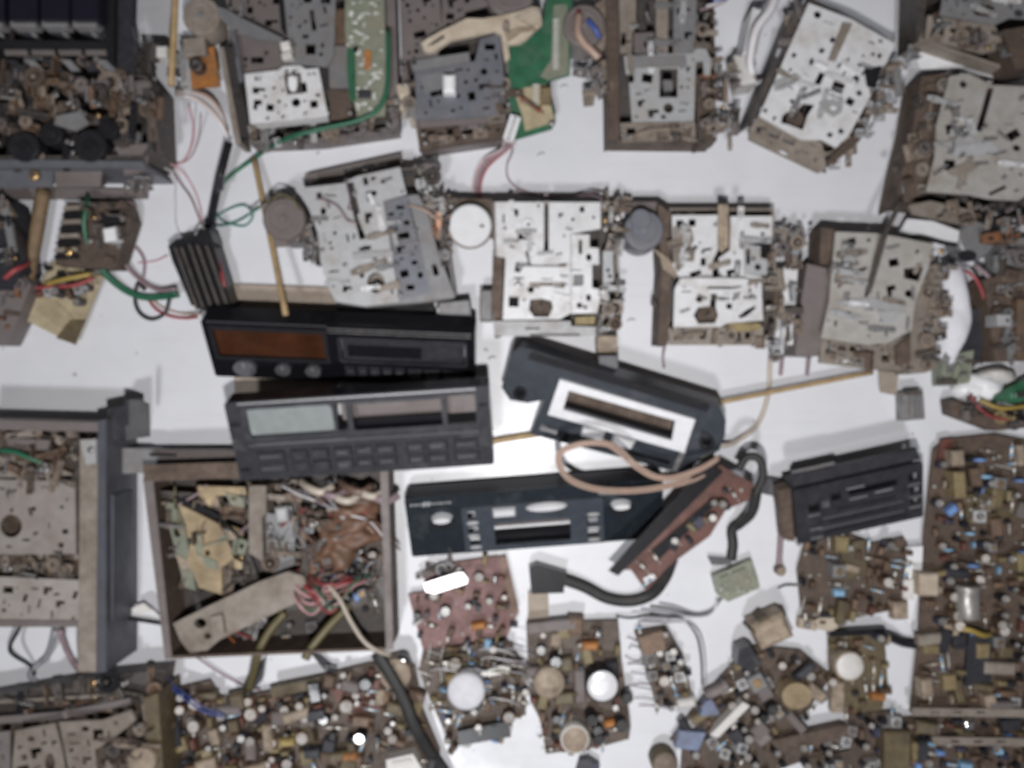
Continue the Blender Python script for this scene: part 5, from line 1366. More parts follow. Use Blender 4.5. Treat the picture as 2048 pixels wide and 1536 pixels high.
t.wire([(40, 1254, 90), (20, 1300, 40), (60, 1330, 10), (70, 1350, 6)], 4, 'wire_black')
t.wire([(112, 1262, 80), (96, 1310, 20), (74, 1330, 6), (60, 1350, 6), (80, 1370, 10)], 6, 'wire_grey')
t.wire([(120, 1260, 80), (134, 1300, 40), (152, 1332, 20), (170, 1350, 10)], 6, 'wire_mauve')
t.wire([(108, 1258, 80), (100, 1290, 30), (88, 1318, 10)], 3, 'wire_olive')

# ---- white crumpled piece by its foot
t = Thing('plastic_scrap', 'crumpled white plastic scrap between the tall chassis and the open box', 'scrap', 285, 1220)
t.plate('sheet', [(246, 1232), (272, 1208), (300, 1214), (326, 1240), (290, 1246)], 24, 'white_plastic', 6)
t.plate('fold', [(262, 1218), (286, 1206), (304, 1220), (280, 1230)], 34, 'pale_plastic', 6)
t.wire([(240, 1234, 30), (280, 1240, 34), (330, 1248, 30)], 4, 'wire_black')

# ---- open metal box with dusty insides
t = Thing('open_radio_box', 'open metal radio box full of dusty beige and red wired parts', 'radio chassis', 530, 1130)
z = 108
P = [(286, 958), (770, 938), (782, 1300), (330, 1318)]
PP = [at(x, y, z) for x, y in P]
t.part('box_wall', MB().prism(PP, 0, z, [inset(PP, 5)]), 'brown_metal')
t.part('box_floor', MB().prism(inset(PP, 3), 2, 8), 'dark_metal')
t.plate('left_lip', [(286, 962), (306, 960), (344, 1316), (330, 1320)], z + 3, 'plate_mauve', 4)
t.plate('right_lip', [(760, 940), (776, 936), (787, 1298), (772, 1302)], z + 3, 'plate_mauve', 4)
t.plate('back_lip', [(286, 930), (770, 915), (772, 940), (288, 964)], z + 2, 'brown_metal', 5)
t.plate('back_wall', [(290, 900), (470, 900), (470, 932), (292, 936)], 60, 'plate_mauve', 30)
q = lambda pts: zp(pts, 260, 900, 3.491)
t.plate('beige_frame', q([(340, 380), (470, 440), (620, 520), (700, 680), (720, 760), (640, 820), (640, 1010), (480, 960), (400, 760), (430, 620), (380, 500)]), 84, 'yellowed', 10, holes=[q(ell(400, 600, 60, 60)), q(ell(540, 720, 20, 20))])
t.plate('beige_frame', q([(470, 250), (800, 260), (810, 310), (600, 320), (560, 400), (490, 330)]), 80, 'yellowed', 10)
t.plate('beige_frame', q([(600, 560), (740, 570), (740, 620), (640, 640)]), 78, 'tan_part', 14)
t.plate('grey_frame', q([(240, 360), (340, 380), (400, 640), (460, 980), (380, 960), (280, 560)]), 74, 'board_sage', 12, holes=[q(ell(330, 570, 30, 40))])
t.plate('dark_lever', q([(300, 330), (420, 360), (640, 460), (640, 490), (400, 400)]), 92, 'black_plastic', 6)
t.plate('divider', q([(830, 250), (950, 250), (950, 440), (920, 470), (930, 780), (830, 720)]), 84, 'plate_beige', z0=10)
t.plate('divider', q([(940, 440), (1150, 460), (1150, 800), (1000, 860), (940, 760)]), 60, 'plate_grey', 12)
bar = t.plate('beige_bar', q([(300, 1210), (900, 920), (1100, 850), (1210, 880), (1260, 1020), (760, 1260), (620, 1330), (540, 1400), (420, 1420), (350, 1330)]), 98, 'plate_beige', 16, holes=[q(ell(490, 1210, 44, 36)), q(ell(540, 1300, 26, 22))])
t.plate('bar_fold', q([(560, 1170), (640, 1150), (660, 1280), (590, 1320)]), 108, 'plate_beige', 10, parent=bar)
for (px_, py_), rd, sd in (((704, 1016), (34, 30, 22), 3), ((700, 1062), (44, 26, 24), 4), ((664, 1098), (34, 36, 22), 6), ((640, 1130), (26, 20, 16), 7)):
    x, y = at(px_, py_, 66)
    t.part('crumpled_card', blob_mesh(MB(), (x, y, 62), rd, sd, .55, 26, 16), 'coral_part')
for i in range(6):
    x0, y0 = 600 + i * 26, 962 + (i % 3) * 9
    t.wire([(x0, y0, 60), (x0 + 18, y0 + 14, 92), (x0 + 44, y0 + 22, 96), (x0 + 66, y0 + 10, 80)], 5, ['wire_beige', 'wire_mauve', 'wire_beige', 'wire_brown', 'wire_beige', 'wire_mauve'][i], 'flat_lead', flat=1.6)
for i in range(9):
    x0, y0 = 350 + (i % 3) * 50, 985 + (i // 3) * 62
    t.plate('yellowed_scrap', [(x0, y0), (x0 + 34, y0 + 8 + i), (x0 + 42 - i, y0 + 30), (x0 + 12, y0 + 26)], 62 + (i * 11) % 26, ['yellowed', 'tan_part', 'board_sage', 'yellowed', 'brown_metal'][i % 5], 6)
BX = ['brown_metal', 'brown_part', 'dark_metal', 'dust_brown', 'brown_metal', 'plate_beige', 'dark_metal']
clutter(t, q([(220, 280), (820, 300), (830, 900), (500, 1000), (280, 900)]), 30, 60, 241, BX + ['yellowed', 'board_sage'], (0, 54), 1.4)
R = random.Random(66)
for i in range(26):
    a = (R.uniform(560, 740), R.uniform(975, 1200)); d = R.uniform(0, 6.28)
    pt = [(a[0] + k * 26 * math.cos(d) + R.gauss(0, 9), a[1] + k * 20 * math.sin(d) + R.gauss(0, 9), R.uniform(40, 92)) for k in range(4)]
    pt = [(min(750, max(350, x)), min(1290, max(965, y)), zz) for x, y, zz in pt]
    t.wire(pt, R.uniform(1.6, 2.6), R.choice(['wire_mauve', 'wire_brown', 'wire_grey', 'wire_brown', 'wire_red', 'wire_olive', 'wire_black']))
for i in range(10):
    a = (R.uniform(350, 520), R.uniform(975, 1160)); d = R.uniform(0, 6.28)
    pt = [(a[0] + k * 24 * math.cos(d) + R.gauss(0, 8), a[1] + k * 22 * math.sin(d) + R.gauss(0, 8), R.uniform(50, 96)) for k in range(4)]
    pt = [(min(740, max(350, x)), min(1290, max(965, y)), zz) for x, y, zz in pt]
    t.wire(pt, R.uniform(1.6, 3), R.choice(['wire_brown', 'wire_black', 'wire_olive', 'wire_mauve']))
clutter(t, q([(960, 280), (1700, 260), (1720, 700), (1600, 800), (1200, 860), (960, 800)]), 24, 80, 242, BX + ['plate_grey', 'board_sage'], (0, 56), 1.35)
components(t, q([(1400, 640), (1720, 640), (1720, 1120), (1400, 1120)]), 24, 22, 243, ['cap', 'can', 'whitecap', 'res', 'bluefilm', 'tr'], 10, 12)
components(t, q([(700, 1180), (1400, 1180), (1400, 1360), (700, 1400)]), 10, 10, 244, ['cap', 'res', 'can'], 10, 16)
R = random.Random(77)
for i in range(18):
    a, b = 1100 + R.random() * 180, 820 + R.random() * 120
    t.wire([(q([(a, b)])[0][0], q([(a, b)])[0][1], 70), (q([(a + 60, b + 70 + i * 6)])[0][0], q([(a + 60, b + 70 + i * 6)])[0][1], 96 + i), (q([(a + 170, b + 80 + i * 10)])[0][0], q([(a + 170, b + 80 + i * 10)])[0][1], 98),
            (q([(a + 300, b + 60 + i * 4)])[0][0], q([(a + 300, b + 60)])[0][1], 84), (q([(a + 400, b + 40)])[0][0], q([(a + 400, b + 20)])[0][1], 60)], 2.2, R.choice(['wire_red', 'wire_red', 'wire_red', 'wire_red', 'wire_pink', 'wire_green', 'wire_brown']))
for i in range(6):
    x = 560 + i * 22
    t.wire([(x, 970 + i * 5, 70), (x + 40, 990 + i * 9, 92), (x + 90, 1010 + i * 8, 88), (x + 130, 1040 + i * 12, 60)], 2.0, ['wire_white', 'wire_mauve', 'wire_grey', 'wire_peach', 'wire_white', 'wire_brown'][i])
t.wire([(445, 1255, 80), (470, 1285, 40), (500, 1300, 30), (520, 1280, 40)], 2.4, 'wire_orange')
t.wire([(440, 1240, 80), (470, 1262, 60), (505, 1278, 40)], 2.2, 'wire_red')
t.block('grey_block', 562, 1030, 24, 30, 40, 90, 'plate_pale', 6, 4)
t.wire([(570, 1225, 90), (540, 1260, 92), (518, 1300, 90), (508, 1340, 60), (498, 1380, 20)], 6, 'wire_olive', 'flat_strip', flat=1.4)
t.wire([(700, 1210, 80), (660, 1250, 84), (622, 1296, 96), (610, 1318, 100)], 6, 'wire_olive', 'flat_strip', flat=1.4)
t.wire([(656, 1170, 96), (680, 1200, 104), (700, 1240, 106), (726, 1280, 110), (752, 1300, 108), (780, 1310, 90)], 4.5, 'wire_beige', 'grey_lead')

# ---- black ribbon straps
t = Thing('black_strap', 'black flat strap running off the bottom edge left of the white disc', 'strap', 830, 1440)
t.wire([(752, 1305, 70), (780, 1350, 72), (806, 1396, 70), (828, 1450, 66), (856, 1500, 40), (900, 1560, 10)], 5.0, 'rubber', 'strap', flat=2.4, n=8)
t = Thing('black_strap', 'short black strap end below the open box', 'strap', 640, 1325)
t.plate('strap', [(622, 1308), (640, 1312), (672, 1338), (650, 1342)], 14, 'black_plastic', 8)
t.plate('buckle', [(648, 1330), (674, 1332), (672, 1344), (650, 1344)], 18, 'charcoal', 6)
t = Thing('black_strap', 'dark tape end standing between the open box and the bottom boards', 'strap', 508, 1360)
t.plate('strap', [(500, 1340), (530, 1318), (524, 1360), (496, 1392), (480, 1390)], 16, 'charcoal', 10)
t.plate('strap_tip', [(490, 1372), (508, 1362), (500, 1392), (482, 1392)], 20, 'grey_plastic', 6)

# ================================================================ circuit boards
BG = 'circuit boards on the table'
def board(label, px, py, outline, m, z=18, n=20, seed=1, kinds=('cap', 'res', 'film'), rot=0, gap=12, hot=(), area=None, big=1.0, name='circuit_board', cat='circuit board', th=4.5):
    t = Thing(name, label, cat, px, py, BG)
    t.plate('board', outline, z, m, th)
    R = random.Random(seed + 999)
    for k, x, y, a in [h[:4] for h in hot]:
        comp(t, k, x, y, z, R, math.radians(a), None, 1.35)
    components(t, area or outline, z, n, seed, list(kinds), rot, gap, [(h[1], h[2]) for h in hot], None, big)
    return t

def can_top(t, px, py, r_, h_, z, mats, name='capacitor'):
    x, y = at(px, py, z + h_)
    b = t.part(name, MB().lathe([(r_, z), (r_, z + 3), (r_ * .95, z + 5), (r_, z + 7), (r_, z + h_ - 3), (r_ * .93, z + h_)], 28, Matrix.Translation((x, y, 0))), mats[0])
    t.part('can_lid', MB().lathe([(r_ * .9, z + h_ - .6), (r_ * .86, z + h_ + .8), (r_ * .3, z + h_ + 1.2)], 28, Matrix.Translation((x, y, 0))), mats[1], b)
    return b

# ---- pink board below the teal front
t = board('pinkish red circuit board with mirror-bright metal plate, under the dark teal front', 930, 1205,
          [(872, 1130), (996, 1112), (1036, 1226), (1010, 1282), (846, 1300), (816, 1188), (850, 1184), (848, 1140)], 'board_pink', 18, 44, 301,
          ['cap', 'film', 'film', 'res', 'sol', 'tr', 'sol', 'film', 'cer'], -12, 12, [('glass', 891, 1218, 0), ('whitecap', 958, 1150, 0), ('bluefilm', 976, 1284, 80)])
t.plate('board_edge', [(998, 1114), (1012, 1112), (1038, 1224), (1022, 1228)], 22, 'coral_part', 8)
x = [(848, 1166), (910, 1148), (926, 1146), (936, 1160), (934, 1168), (870, 1186), (852, 1182)]
c_ = Vector((*at(892, 1166, 66), 66))
Tm = Matrix.Translation(c_) @ Matrix.Rotation(math.radians(5.8), 4, 'Y') @ Matrix.Rotation(math.radians(-8.4), 4, 'X') @ Matrix.Translation(-c_)
hs = t.part('metal_plate', MB().prism([at(px_, py_, 66) for px_, py_ in x], 62, 66, (), Tm), 'silver_frame')
t.plate('plate_leg', [(856, 1168), (926, 1150), (926, 1160), (860, 1178)], 60, 'steel', z0=18, parent=hs)
t.inst('orange_capacitor', piece('film_capacitor', 'orange_part', 18, 9, 15), 958, 1246, 18, .2, 1.5)
t.inst('ceramic_disc', piece('ceramic_disc', 'pale_plastic', 9, 4.5), 838, 1238, 18, .5, 1.4)
clutter(t, [(850, 1120), (920, 1112), (920, 1146), (850, 1160)], 18, 7, 302, ['dark_metal', 'plate_grey', 'black_plastic'], (0, 14))

# ---- mixed board with the white disc
t = board('crowded dark circuit board carrying a big white round cap, bottom centre', 930, 1390,
          [(846, 1300), (1010, 1272), (1050, 1330), (1052, 1430), (1018, 1440), (1022, 1474), (902, 1492), (860, 1400), (838, 1340)], 'board_brown', 18, 96, 311,
          ['res', 'res', 'res', 'lead', 'lead', 'cap', 'film', 'cer', 'film', 'bluecer', 'tr', 'film', 'cap'], -12, 10)
can_top(t, 932, 1384, 36, 52, 18, ('white_matte', 'white_matte'), 'round_cap')
t.plate('long_chip', [(914, 1464), (1018, 1442), (1022, 1474), (918, 1492)], 40, 'black_plastic', z0=20)
t.plate('pale_tape', [(960, 1346), (1002, 1332), (1020, 1336), (1018, 1346), (982, 1352), (964, 1352)], 52, 'pale_plastic', 10)
t.inst('yellow_capacitor', piece('film_capacitor', 'yellow_part', 18, 9, 15), 912, 1346, 30, .3, 1.9)
t.inst('capacitor', piece('capacitor', ('brown_part', 'bead'), 9, 20), 912, 1318, 24, 0, 1.5)
t.inst('capacitor', piece('capacitor', ('brown_part', 'bead'), 9, 20), 1018, 1424, 18, 0, 1.4)
R = random.Random(9)
for i in range(16):
    a = R.random() * 150; b = R.random() * 110
    t.wire([(850 + a, 1300 + b, 24), (870 + a, 1296 + b, 50), (905 + a, 1302 + b, 52), (925 + a, 1312 + b, 26)], 1.5, R.choice(['wire_olive', 'wire_grey', 'wire_brown', 'wire_white']), 'jumper_lead')

# ---- brown power board with big bright can
t = board('dark brown power board with one shiny silver can and tan coils, bottom centre', 1150, 1370,
          [(1052, 1246), (1236, 1240), (1244, 1330), (1262, 1452), (1258, 1478), (1200, 1494), (1092, 1508), (1080, 1440), (1060, 1400)], 'board_brown', 18, 70, 321,
          ['film', 'film', 'film', 'res', 'cap', 'film', 'cer', 'tr', 'block'], 0, 11, [('glass', 1082, 1296, 0), ('glass', 1110, 1312, 0), ('glass', 1112, 1428, 0), ('glass', 1180, 1424, 0), ('glass', 1192, 1450, 0), ('glass', 1238, 1440, 0), ('glass', 1250, 1386, 0), ('glass', 1192, 1468, 0)])
can_top(t, 1205, 1372, 33, 46, 18, ('black_plastic', 'silver_key'))
can_top(t, 1098, 1366, 30, 40, 18, ('tan_part', 'tan_part'), 'coil_pot')
can_top(t, 1150, 1480, 28, 42, 18, ('pale_plastic', 'tan_part'), 'coil_pot')
t.inst('orange_capacitor', piece('film_capacitor', 'orange_part', 18, 9, 15), 1178, 1284, 18, 0, 1.7)
t.inst('orange_capacitor', piece('film_capacitor', 'orange_part', 13, 8, 12), 1217, 1440, 24, .2, 1.6)
t.block('pale_strip', 1160, 1374, 22, 66, 18, 34, 'plate_mauve', 2, 3)
t.inst('bright_stud', piece('screw', ('bright_metal', 'steel'), 4.6), 1196, 1268, 40, 0, 2.2)
t.plate('back_strip', [(1054, 1248), (1150, 1238), (1150, 1258), (1056, 1268)], 44, 'plate_mauve', z0=18)

# ---- narrow board
t = board('narrow brown circuit strip with fanned thin leads, right of the shiny can', 1330, 1330,
          [(1268, 1262), (1332, 1252), (1366, 1310), (1384, 1390), (1380, 1412), (1312, 1412), (1290, 1330)], 'board_brown', 18, 30, 331,
          ['can', 'cap', 'film', 'res', 'cap', 'tr'], 8, 12, [('whitecap', 1322, 1352, 0)])
t.plate('copper_coil', [(1276, 1276), (1326, 1262), (1332, 1300), (1288, 1312)], 46, 'brown_part', z0=20)
t.block('pale_block', 1374, 1408, 36, 18, 18, 44, 'pale_plastic', 8, 4)
R = random.Random(14)
for i in range(9):
    y = 1276 + i * 17 + R.gauss(0, 4)
    t.wire([(1246 + i * 4 + R.gauss(0, 8), y + R.gauss(0, 4), 5), (1262 + i * 5, y + R.gauss(3, 4), 10), (1284 + i * 7, y + R.gauss(8, 6), 20)], 1.2, R.choice(['wire_black', 'wire_grey', 'wire_mauve']), 'lead')
for i in range(4):
    t.wire([(1300 - i * 6, 1226 + i * 5, 6), (1330, 1232 + i * 4, 14), (1362 + i * 4, 1236 + i * 3, 12), (1392 + i * 3, 1270, 8), (1402 + i * 3, 1320, 4), (1404 + i * 2, 1370 + i * 6, 4)], 1.8, ['wire_black', 'wire_grey', 'wire_white', 'wire_grey'][i], 'lead')
t.wire([(1232, 1232, 8), (1262, 1236, 12), (1300, 1230, 10), (1340, 1240, 14)], 2.2, 'wire_black', 'lead')

# ---- diagonal board, bottom right
t = board('diagonal dusty circuit board with yellow coil and blue blocks, bottom right', 1500, 1390,
          [(1498, 1290), (1600, 1300), (1664, 1352), (1590, 1460), (1510, 1486), (1380, 1500), (1340, 1480), (1400, 1400)], 'board_brown', 18, 62, 341,
          ['can', 'cap', 'res', 'film', 'block', 'whitecap', 'tr', 'film', 'block'], 35, 12, [('glass', 1538, 1408, 0), ('glass', 1520, 1426, 0), ('can', 1506, 1352, 30), ('can', 1528, 1360, 30)])
t.plate('yellow_coil', ell(1594, 1392, 30, 26, 16), 56, 'yellowed', z0=20)
t.plate('blue_block', [(1410, 1404), (1424, 1398), (1440, 1430), (1400, 1432)], 48, 'dusty_blue', z0=20)
t.plate('blue_block', [(1360, 1462), (1412, 1466), (1396, 1502), (1350, 1496)], 40, 'dusty_blue', z0=20)
t.plate('pale_bar', [(1486, 1404), (1500, 1412), (1436, 1476), (1420, 1470)], 44, 'pale_plastic', z0=20)
t.block('coil_can', 1548, 1264, 66, 52, 18, 76, 'tan_part', 24, 9)
t.plate('coil_shield', [(1500, 1262), (1532, 1232), (1540, 1238), (1510, 1270)], 70, 'board_olive', z0=18)
t.plate('corner_block', [(1478, 1300), (1500, 1290), (1524, 1330), (1500, 1344), (1474, 1330)], 60, 'charcoal', z0=18)

# ---- small amber board right
t = board('small amber-brown board with pale round disc, beside the big right-hand board', 1715, 1330,
          [(1656, 1268), (1768, 1262), (1772, 1310), (1776, 1372), (1764, 1420), (1690, 1430), (1660, 1376)], 'board_olive', 18, 26, 351, ['film', 'film', 'res', 'cer', 'cap'], 0, 13)
can_top(t, 1700, 1333, 29, 36, 18, ('tan_part', 'pale_plastic'), 'round_disc')
t.inst('orange_capacitor', piece('film_capacitor', 'orange_part', 18, 9, 15), 1748, 1386, 18, 0, 1.5)
t.block('pale_bar', 1678, 1396, 26, 60, 18, 40, 'tan_part', 0, 4)
t.wire([(1760, 1270, 30), (1786, 1276, 20), (1806, 1284, 10), (1830, 1288, 10)], 10, 'black_plastic', 'black_lead')
t.plate('pale_spade', [(1626, 1244), (1640, 1236), (1680, 1236), (1686, 1250), (1660, 1264), (1636, 1258)], 30, 'cream_plastic', 6)
t.plate('black_frame', [(1658, 1262), (1770, 1256), (1772, 1268), (1660, 1274)], 30, 'black_plastic', 16)

# ---- lower right small boards
t = board('brown board corner with pale connector at the bottom edge, left of the big board', 1700, 1480,
          [(1690, 1430), (1790, 1420), (1800, 1500), (1760, 1540), (1640, 1560), (1600, 1520), (1700, 1500)], 'board_brown', 18, 26, 361, ['film', 'cap', 'res', 'can', 'tr'], 0, 13)
t.plate('navy_plug', [(1746, 1458), (1764, 1454), (1768, 1474), (1748, 1476)], 40, 'navy_part', z0=18)
t = board('flat brown board strip lying along the bottom edge', 1560, 1500,
          [(1364, 1500), (1500, 1478), (1740, 1436), (1752, 1476), (1640, 1510), (1500, 1560), (1360, 1570)], 'board_brown', 14, 34, 362, ['can', 'cap', 'film', 'res', 'tr'], -12, 15)
t.plate('shield', [(1540, 1482), (1690, 1450), (1700, 1474), (1560, 1506)], 36, 'brown_metal', z0=14)
can_top(t, 1330, 1530, 26, 40, 0, ('board_olive', 'dust_brown'), 'coil_pot')

# ---- board right of the radio
t = board('brown circuit board under the small cassette radio with one blue part', 1715, 1165,
          [(1612, 1076), (1680, 1062), (1748, 1086), (1806, 1074), (1816, 1090), (1806, 1216), (1606, 1258), (1594, 1140)], 'board_brown', 18, 64, 371,
          ['res', 'res', 'film', 'cap', 'film', 'block', 'lead', 'tr', 'film', 'sol'], -8, 12, [('bluefilm', 1672, 1182, 0), ('whitecap', 1764, 1158, 0), ('can', 1664, 1132, 0)])
t.plate('brown_shield', [(1680, 1090), (1726, 1080), (1736, 1150), (1690, 1160)], 30, 'board_olive', z0=18)
t.block('white_block', 1618, 1250, 36, 20, 10, 30, 'cream_plastic', -10, 4)
t = Thing('white_strip', 'white plastic strip standing between two brown boards at the right', 'plastic strip', 1825, 1120)
t.plate('strip', [(1812, 1094), (1850, 1092), (1838, 1180), (1820, 1250), (1808, 1240), (1818, 1160)], 20, 'white_plastic', 16)
t.plate('strip_end', [(1808, 1160), (1830, 1160), (1828, 1200), (1806, 1198)], 26, 'pale_plastic', 6)

# ---- the big right-hand board
t = board('large brown circuit board with blue parts and silver cans along the right edge', 1950, 1150,
          [(1892, 878), (1990, 868), (2140, 900), (2140, 1420), (1820, 1424), (1836, 1280), (1848, 1060), (1866, 900)], 'board_brown', 20, 175, 381,
          ['film', 'film', 'film', 'res', 'cap', 'film', 'res', 'can', 'tr', 'lead', 'block', 'film', 'cer', 'bluecer', 'block', 'sol', 'sol'], 0, 13,
          [('bluecer', 1950, 920, 0), ('bluecer', 1962, 950, 0), ('bluefilm', 1906, 984, 0), ('bluefilm', 1896, 1016, 40), ('bluefilm', 1892, 1042, 0), ('bluecer', 1932, 1064, 0), ('bluecer', 1888, 1098, 0), ('whitecap', 1958, 1108, 0),
           ('whitecap', 1946, 1154, 0), ('bluecer', 1936, 1126, 0), ('whitecap', 2042, 1182, 0), ('whitecap', 1894, 1186, 0), ('whitecap', 1898, 1222, 0), ('whitecap', 1904, 1246, 0), ('whitecap', 1990, 1238, 0), ('whitecap', 1994, 1256, 0), ('bluecer', 2036, 1100, 0), ('bluecer', 2030, 960, 0)],
          [(1872, 900), (2060, 890), (2060, 1410), (1836, 1410), (1846, 1270), (1860, 1060)])
x, y = at(1946, 1208, 64)
can = t.part('silver_can', MB().lathe([(20, -32), (22, -29), (22, -22), (20.5, -20), (22, -18), (22, 30), (20, 33)], 24, Matrix.Translation((x, y, 44)) @ Matrix.Rotation(math.pi / 2, 4, 'X')), 'cap_top')
t.block('cream_block', 1860, 1170, 38, 44, 20, 52, 'cream_plastic', 0, 4)
t.block('tall_strip', 1922, 970, 22, 52, 20, 60, 'olive_part', 4, 3)
t.block('tall_strip', 1918, 916, 24, 30, 20, 54, 'tan_part', 4, 3)
t.block('dark_chip', 1960, 1318, 46, 110, 20, 34, 'charcoal', -4, 2)
t.block('pale_block', 2002, 1338, 60, 24, 20, 40, 'plate_beige', -3, 3)
t.block('pale_block', 1862, 1280, 46, 22, 20, 40, 'plate_beige', 6, 3)
t.wire([(1914, 1256, 40), (1940, 1260, 52), (1966, 1270, 48), (1980, 1268, 30)], 6, 'wire_yellow', 'yellow_lead')
t.plate('rust_corner', [(1882, 880), (1906, 876), (1900, 930), (1874, 930)], 26, 'board_rust', 6)
t.plate('shield', [(1930, 990), (2034, 980), (2034, 1040), (1934, 1052)], 34, 'board_olive', z0=20, holes=[ell(1950, 1010, 5), ell(2012, 1000, 5), rect(1984, 1024, 20, 6)])
components(t, [(1935, 994), (2030, 984), (2030, 1036), (1938, 1048)], 34, 9, 385, ['film', 'sol', 'sol', 'res'], 0, 12)
for y0 in (1422, 1480):
    t.plate('slotted_rail', [(1824 + (y0 - 1422) * .7, y0 - 6), (2120, y0 - 2), (2120, y0 + 14), (1826 + (y0 - 1422) * .7, y0 + 10)], 48, 'plate_beige', 6, holes=[rect(1870 + (y0 - 1422) * .7 + i * 46, y0 + 3, 18, 4) for i in range(3)])
t = board('dark brown board with black chips at the bottom right corner', 1940, 1490,
          [(1790, 1436), (2140, 1432), (2140, 1600), (1760, 1600)], 'board_brown', 20, 66, 391, ['film', 'cap', 'block', 'film', 'bluefilm', 'res', 'tr', 'cer', 'film'], 0, 12, [], [(1800, 1440), (2050, 1436), (2050, 1540), (1780, 1540)])
t.inst('bright_stud', piece('screw', ('bright_metal', 'steel'), 4.6), 1936, 1448, 50, 0, 2.6)
t.block('olive_block', 1796, 1506, 50, 80, 20, 60, 'board_olive', 0, 3)

# ---- rust strip across the teal front
t = Thing('circuit_board', 'long rust-red circuit strip lying diagonally over the dark teal front', 'circuit board', 1380, 1050, BG)
z = 104
t.plate('board', [(1224, 1140), (1400, 960), (1440, 930), (1508, 968), (1498, 1000), (1452, 1020), (1420, 1072), (1340, 1130), (1292, 1182), (1262, 1140)], z, 'board_rust', 6)
t.plate('dark_rail', [(1218, 1142), (1396, 948), (1424, 932), (1446, 944), (1300, 1090), (1236, 1152)], z + 10, 'black_plastic', 9)
t.plate('dark_rail', [(1300, 1106), (1422, 1000), (1432, 1008), (1316, 1122)], z + 8, 'black_plastic', 7)
components(t, [(1330, 1090), (1440, 980), (1490, 980), (1440, 1020), (1340, 1120)], z, 15, 401, ['res', 'tr', 'film', 'cap', 'sol'], 45, 12)
components(t, [(1270, 1130), (1330, 1100), (1330, 1128), (1290, 1170)], z, 5, 402, ['res', 'tr', 'sol'], 45, 11)
t.block('navy_chip', 1398, 1046, 26, 20, z, z + 14, 'navy_part', 45)
lp = t.wire([(1510, 990, 110), (1526, 950, 112), (1518, 918, 112), (1494, 914, 108), (1476, 940, 106)], 8, 'rubber', 'black_cable', n=8)
t.wire([(1514, 980, 108), (1504, 1024, 80), (1482, 1046, 30), (1464, 1060, 12), (1466, 1090, 8), (1462, 1120, 8)], 8, 'rubber', 'black_cable', n=8, flat=1.3)
t.plate('cable_tip', [(1416, 1114), (1464, 1118), (1462, 1130), (1424, 1130)], 14, 'grey_plastic', 8)
t.wire([(1344, 1120, 90), (1330, 1156, 50), (1304, 1188, 18), (1262, 1202, 10), (1214, 1196, 10), (1170, 1174, 12), (1126, 1158, 16)], 6.5, 'rubber', 'ribbon_cable', n=8, flat=1.8)
t.plate('plug', [(1058, 1136), (1074, 1128), (1134, 1146), (1128, 1178), (1062, 1180)], 36, 'black_plastic', z0=4)
t.plate('plug_lip', [(1062, 1178), (1128, 1178), (1128, 1186), (1064, 1188)], 24, 'black_plastic', z0=4)
t.plate('white_label', [(1286, 1158), (1306, 1148), (1312, 1156), (1292, 1168)], z + 3, 'white_plastic', 2)

# ---- peach ribbon lead looping over the fronts
t = Thing('ribbon_lead', 'peach coloured twin lead looping over the slate surround and teal front', 'wire', 1260, 920)
t.wire([(1440, 912, 112), (1400, 935, 122), (1350, 952, 128), (1310, 950, 132), (1270, 925, 136), (1240, 898, 138), (1212, 884, 140), (1170, 884, 140), (1130, 895, 138), (1114, 912, 136),
        (1122, 944, 132), (1150, 968, 128), (1200, 982, 124), (1270, 984, 122), (1340, 974, 120), (1384, 962, 116), (1410, 950, 112)], 3.2, 'wire_peach', 'lead', n=7)
t.wire([(1438, 918, 112), (1400, 941, 120), (1350, 958, 124), (1306, 955, 128), (1264, 930, 132), (1234, 903, 134), (1210, 890, 136), (1172, 889, 136), (1134, 900, 134), (1120, 914, 132),
        (1128, 942, 128), (1152, 962, 124), (1200, 976, 120), (1270, 978, 118), (1340, 968, 116), (1384, 956, 112)], 3.2, 'wire_peach', 'lead', n=7)

# ---- little sage chip
t = Thing('chip_module', 'small square grey-green chip module with thin leads, under the rust strip', 'chip', 1460, 1160)
t.plate('body', [(1426, 1152), (1502, 1120), (1520, 1176), (1456, 1204), (1436, 1190)], 26, 'board_sage', z0=4)
t.plate('lid', [(1440, 1156), (1490, 1136), (1502, 1168), (1456, 1190)], 32, 'board_sage', 6)
R = random.Random(3)
for i in range(18):
    t.inst('solder_joint', piece('solder_joint', 'solder', 3.0), 1440 + R.random() * 66, 1146 + R.random() * 44 - 4, 28, 0, R.uniform(.8, 1.5))
for i in range(4):
    t.wire([(1446 - i * 4, 1196 + i, 10), (1424, 1218 + i * 3, 5), (1392, 1226 + i * 3, 4), (1350 - i * 8, 1212 + i * 5, 4), (1318 - i * 18, 1206 + i * 6, 4)], 1.7, ['wire_grey', 'wire_black', 'wire_grey', 'wire_white'][i], 'lead')

# ---- little bits between strip and radio
t = Thing('lead_cluster', 'small tangle of pale leads left of the small cassette radio', 'wire', 1560, 1080)
t.wire([(1546, 970, 8), (1556, 1010, 14), (1562, 1050, 14), (1560, 1100, 10), (1558, 1130, 8)], 6, 'wire_mauve', 'lead')
t.wire([(1552, 960, 8), (1566, 1020, 16), (1580, 1056, 16), (1598, 1090, 10)], 4, 'wire_grey', 'lead')
t.block('white_plug', 1592, 1068, 26, 30, 2, 30, 'pale_plastic', 8, 6)
t.block('black_plug', 1548, 975, 24, 34, 2, 30, 'grey_plastic', -10, 5)
t.inst('terminal', piece('capacitor', ('brown_part', 'tan_part'), 9, 18), 1556, 1138, 2, 0, 1.1)
t.wire([(1556, 1176, 4), (1572, 1170, 5), (1594, 1170, 4)], 2, 'wire_black', 'lead')

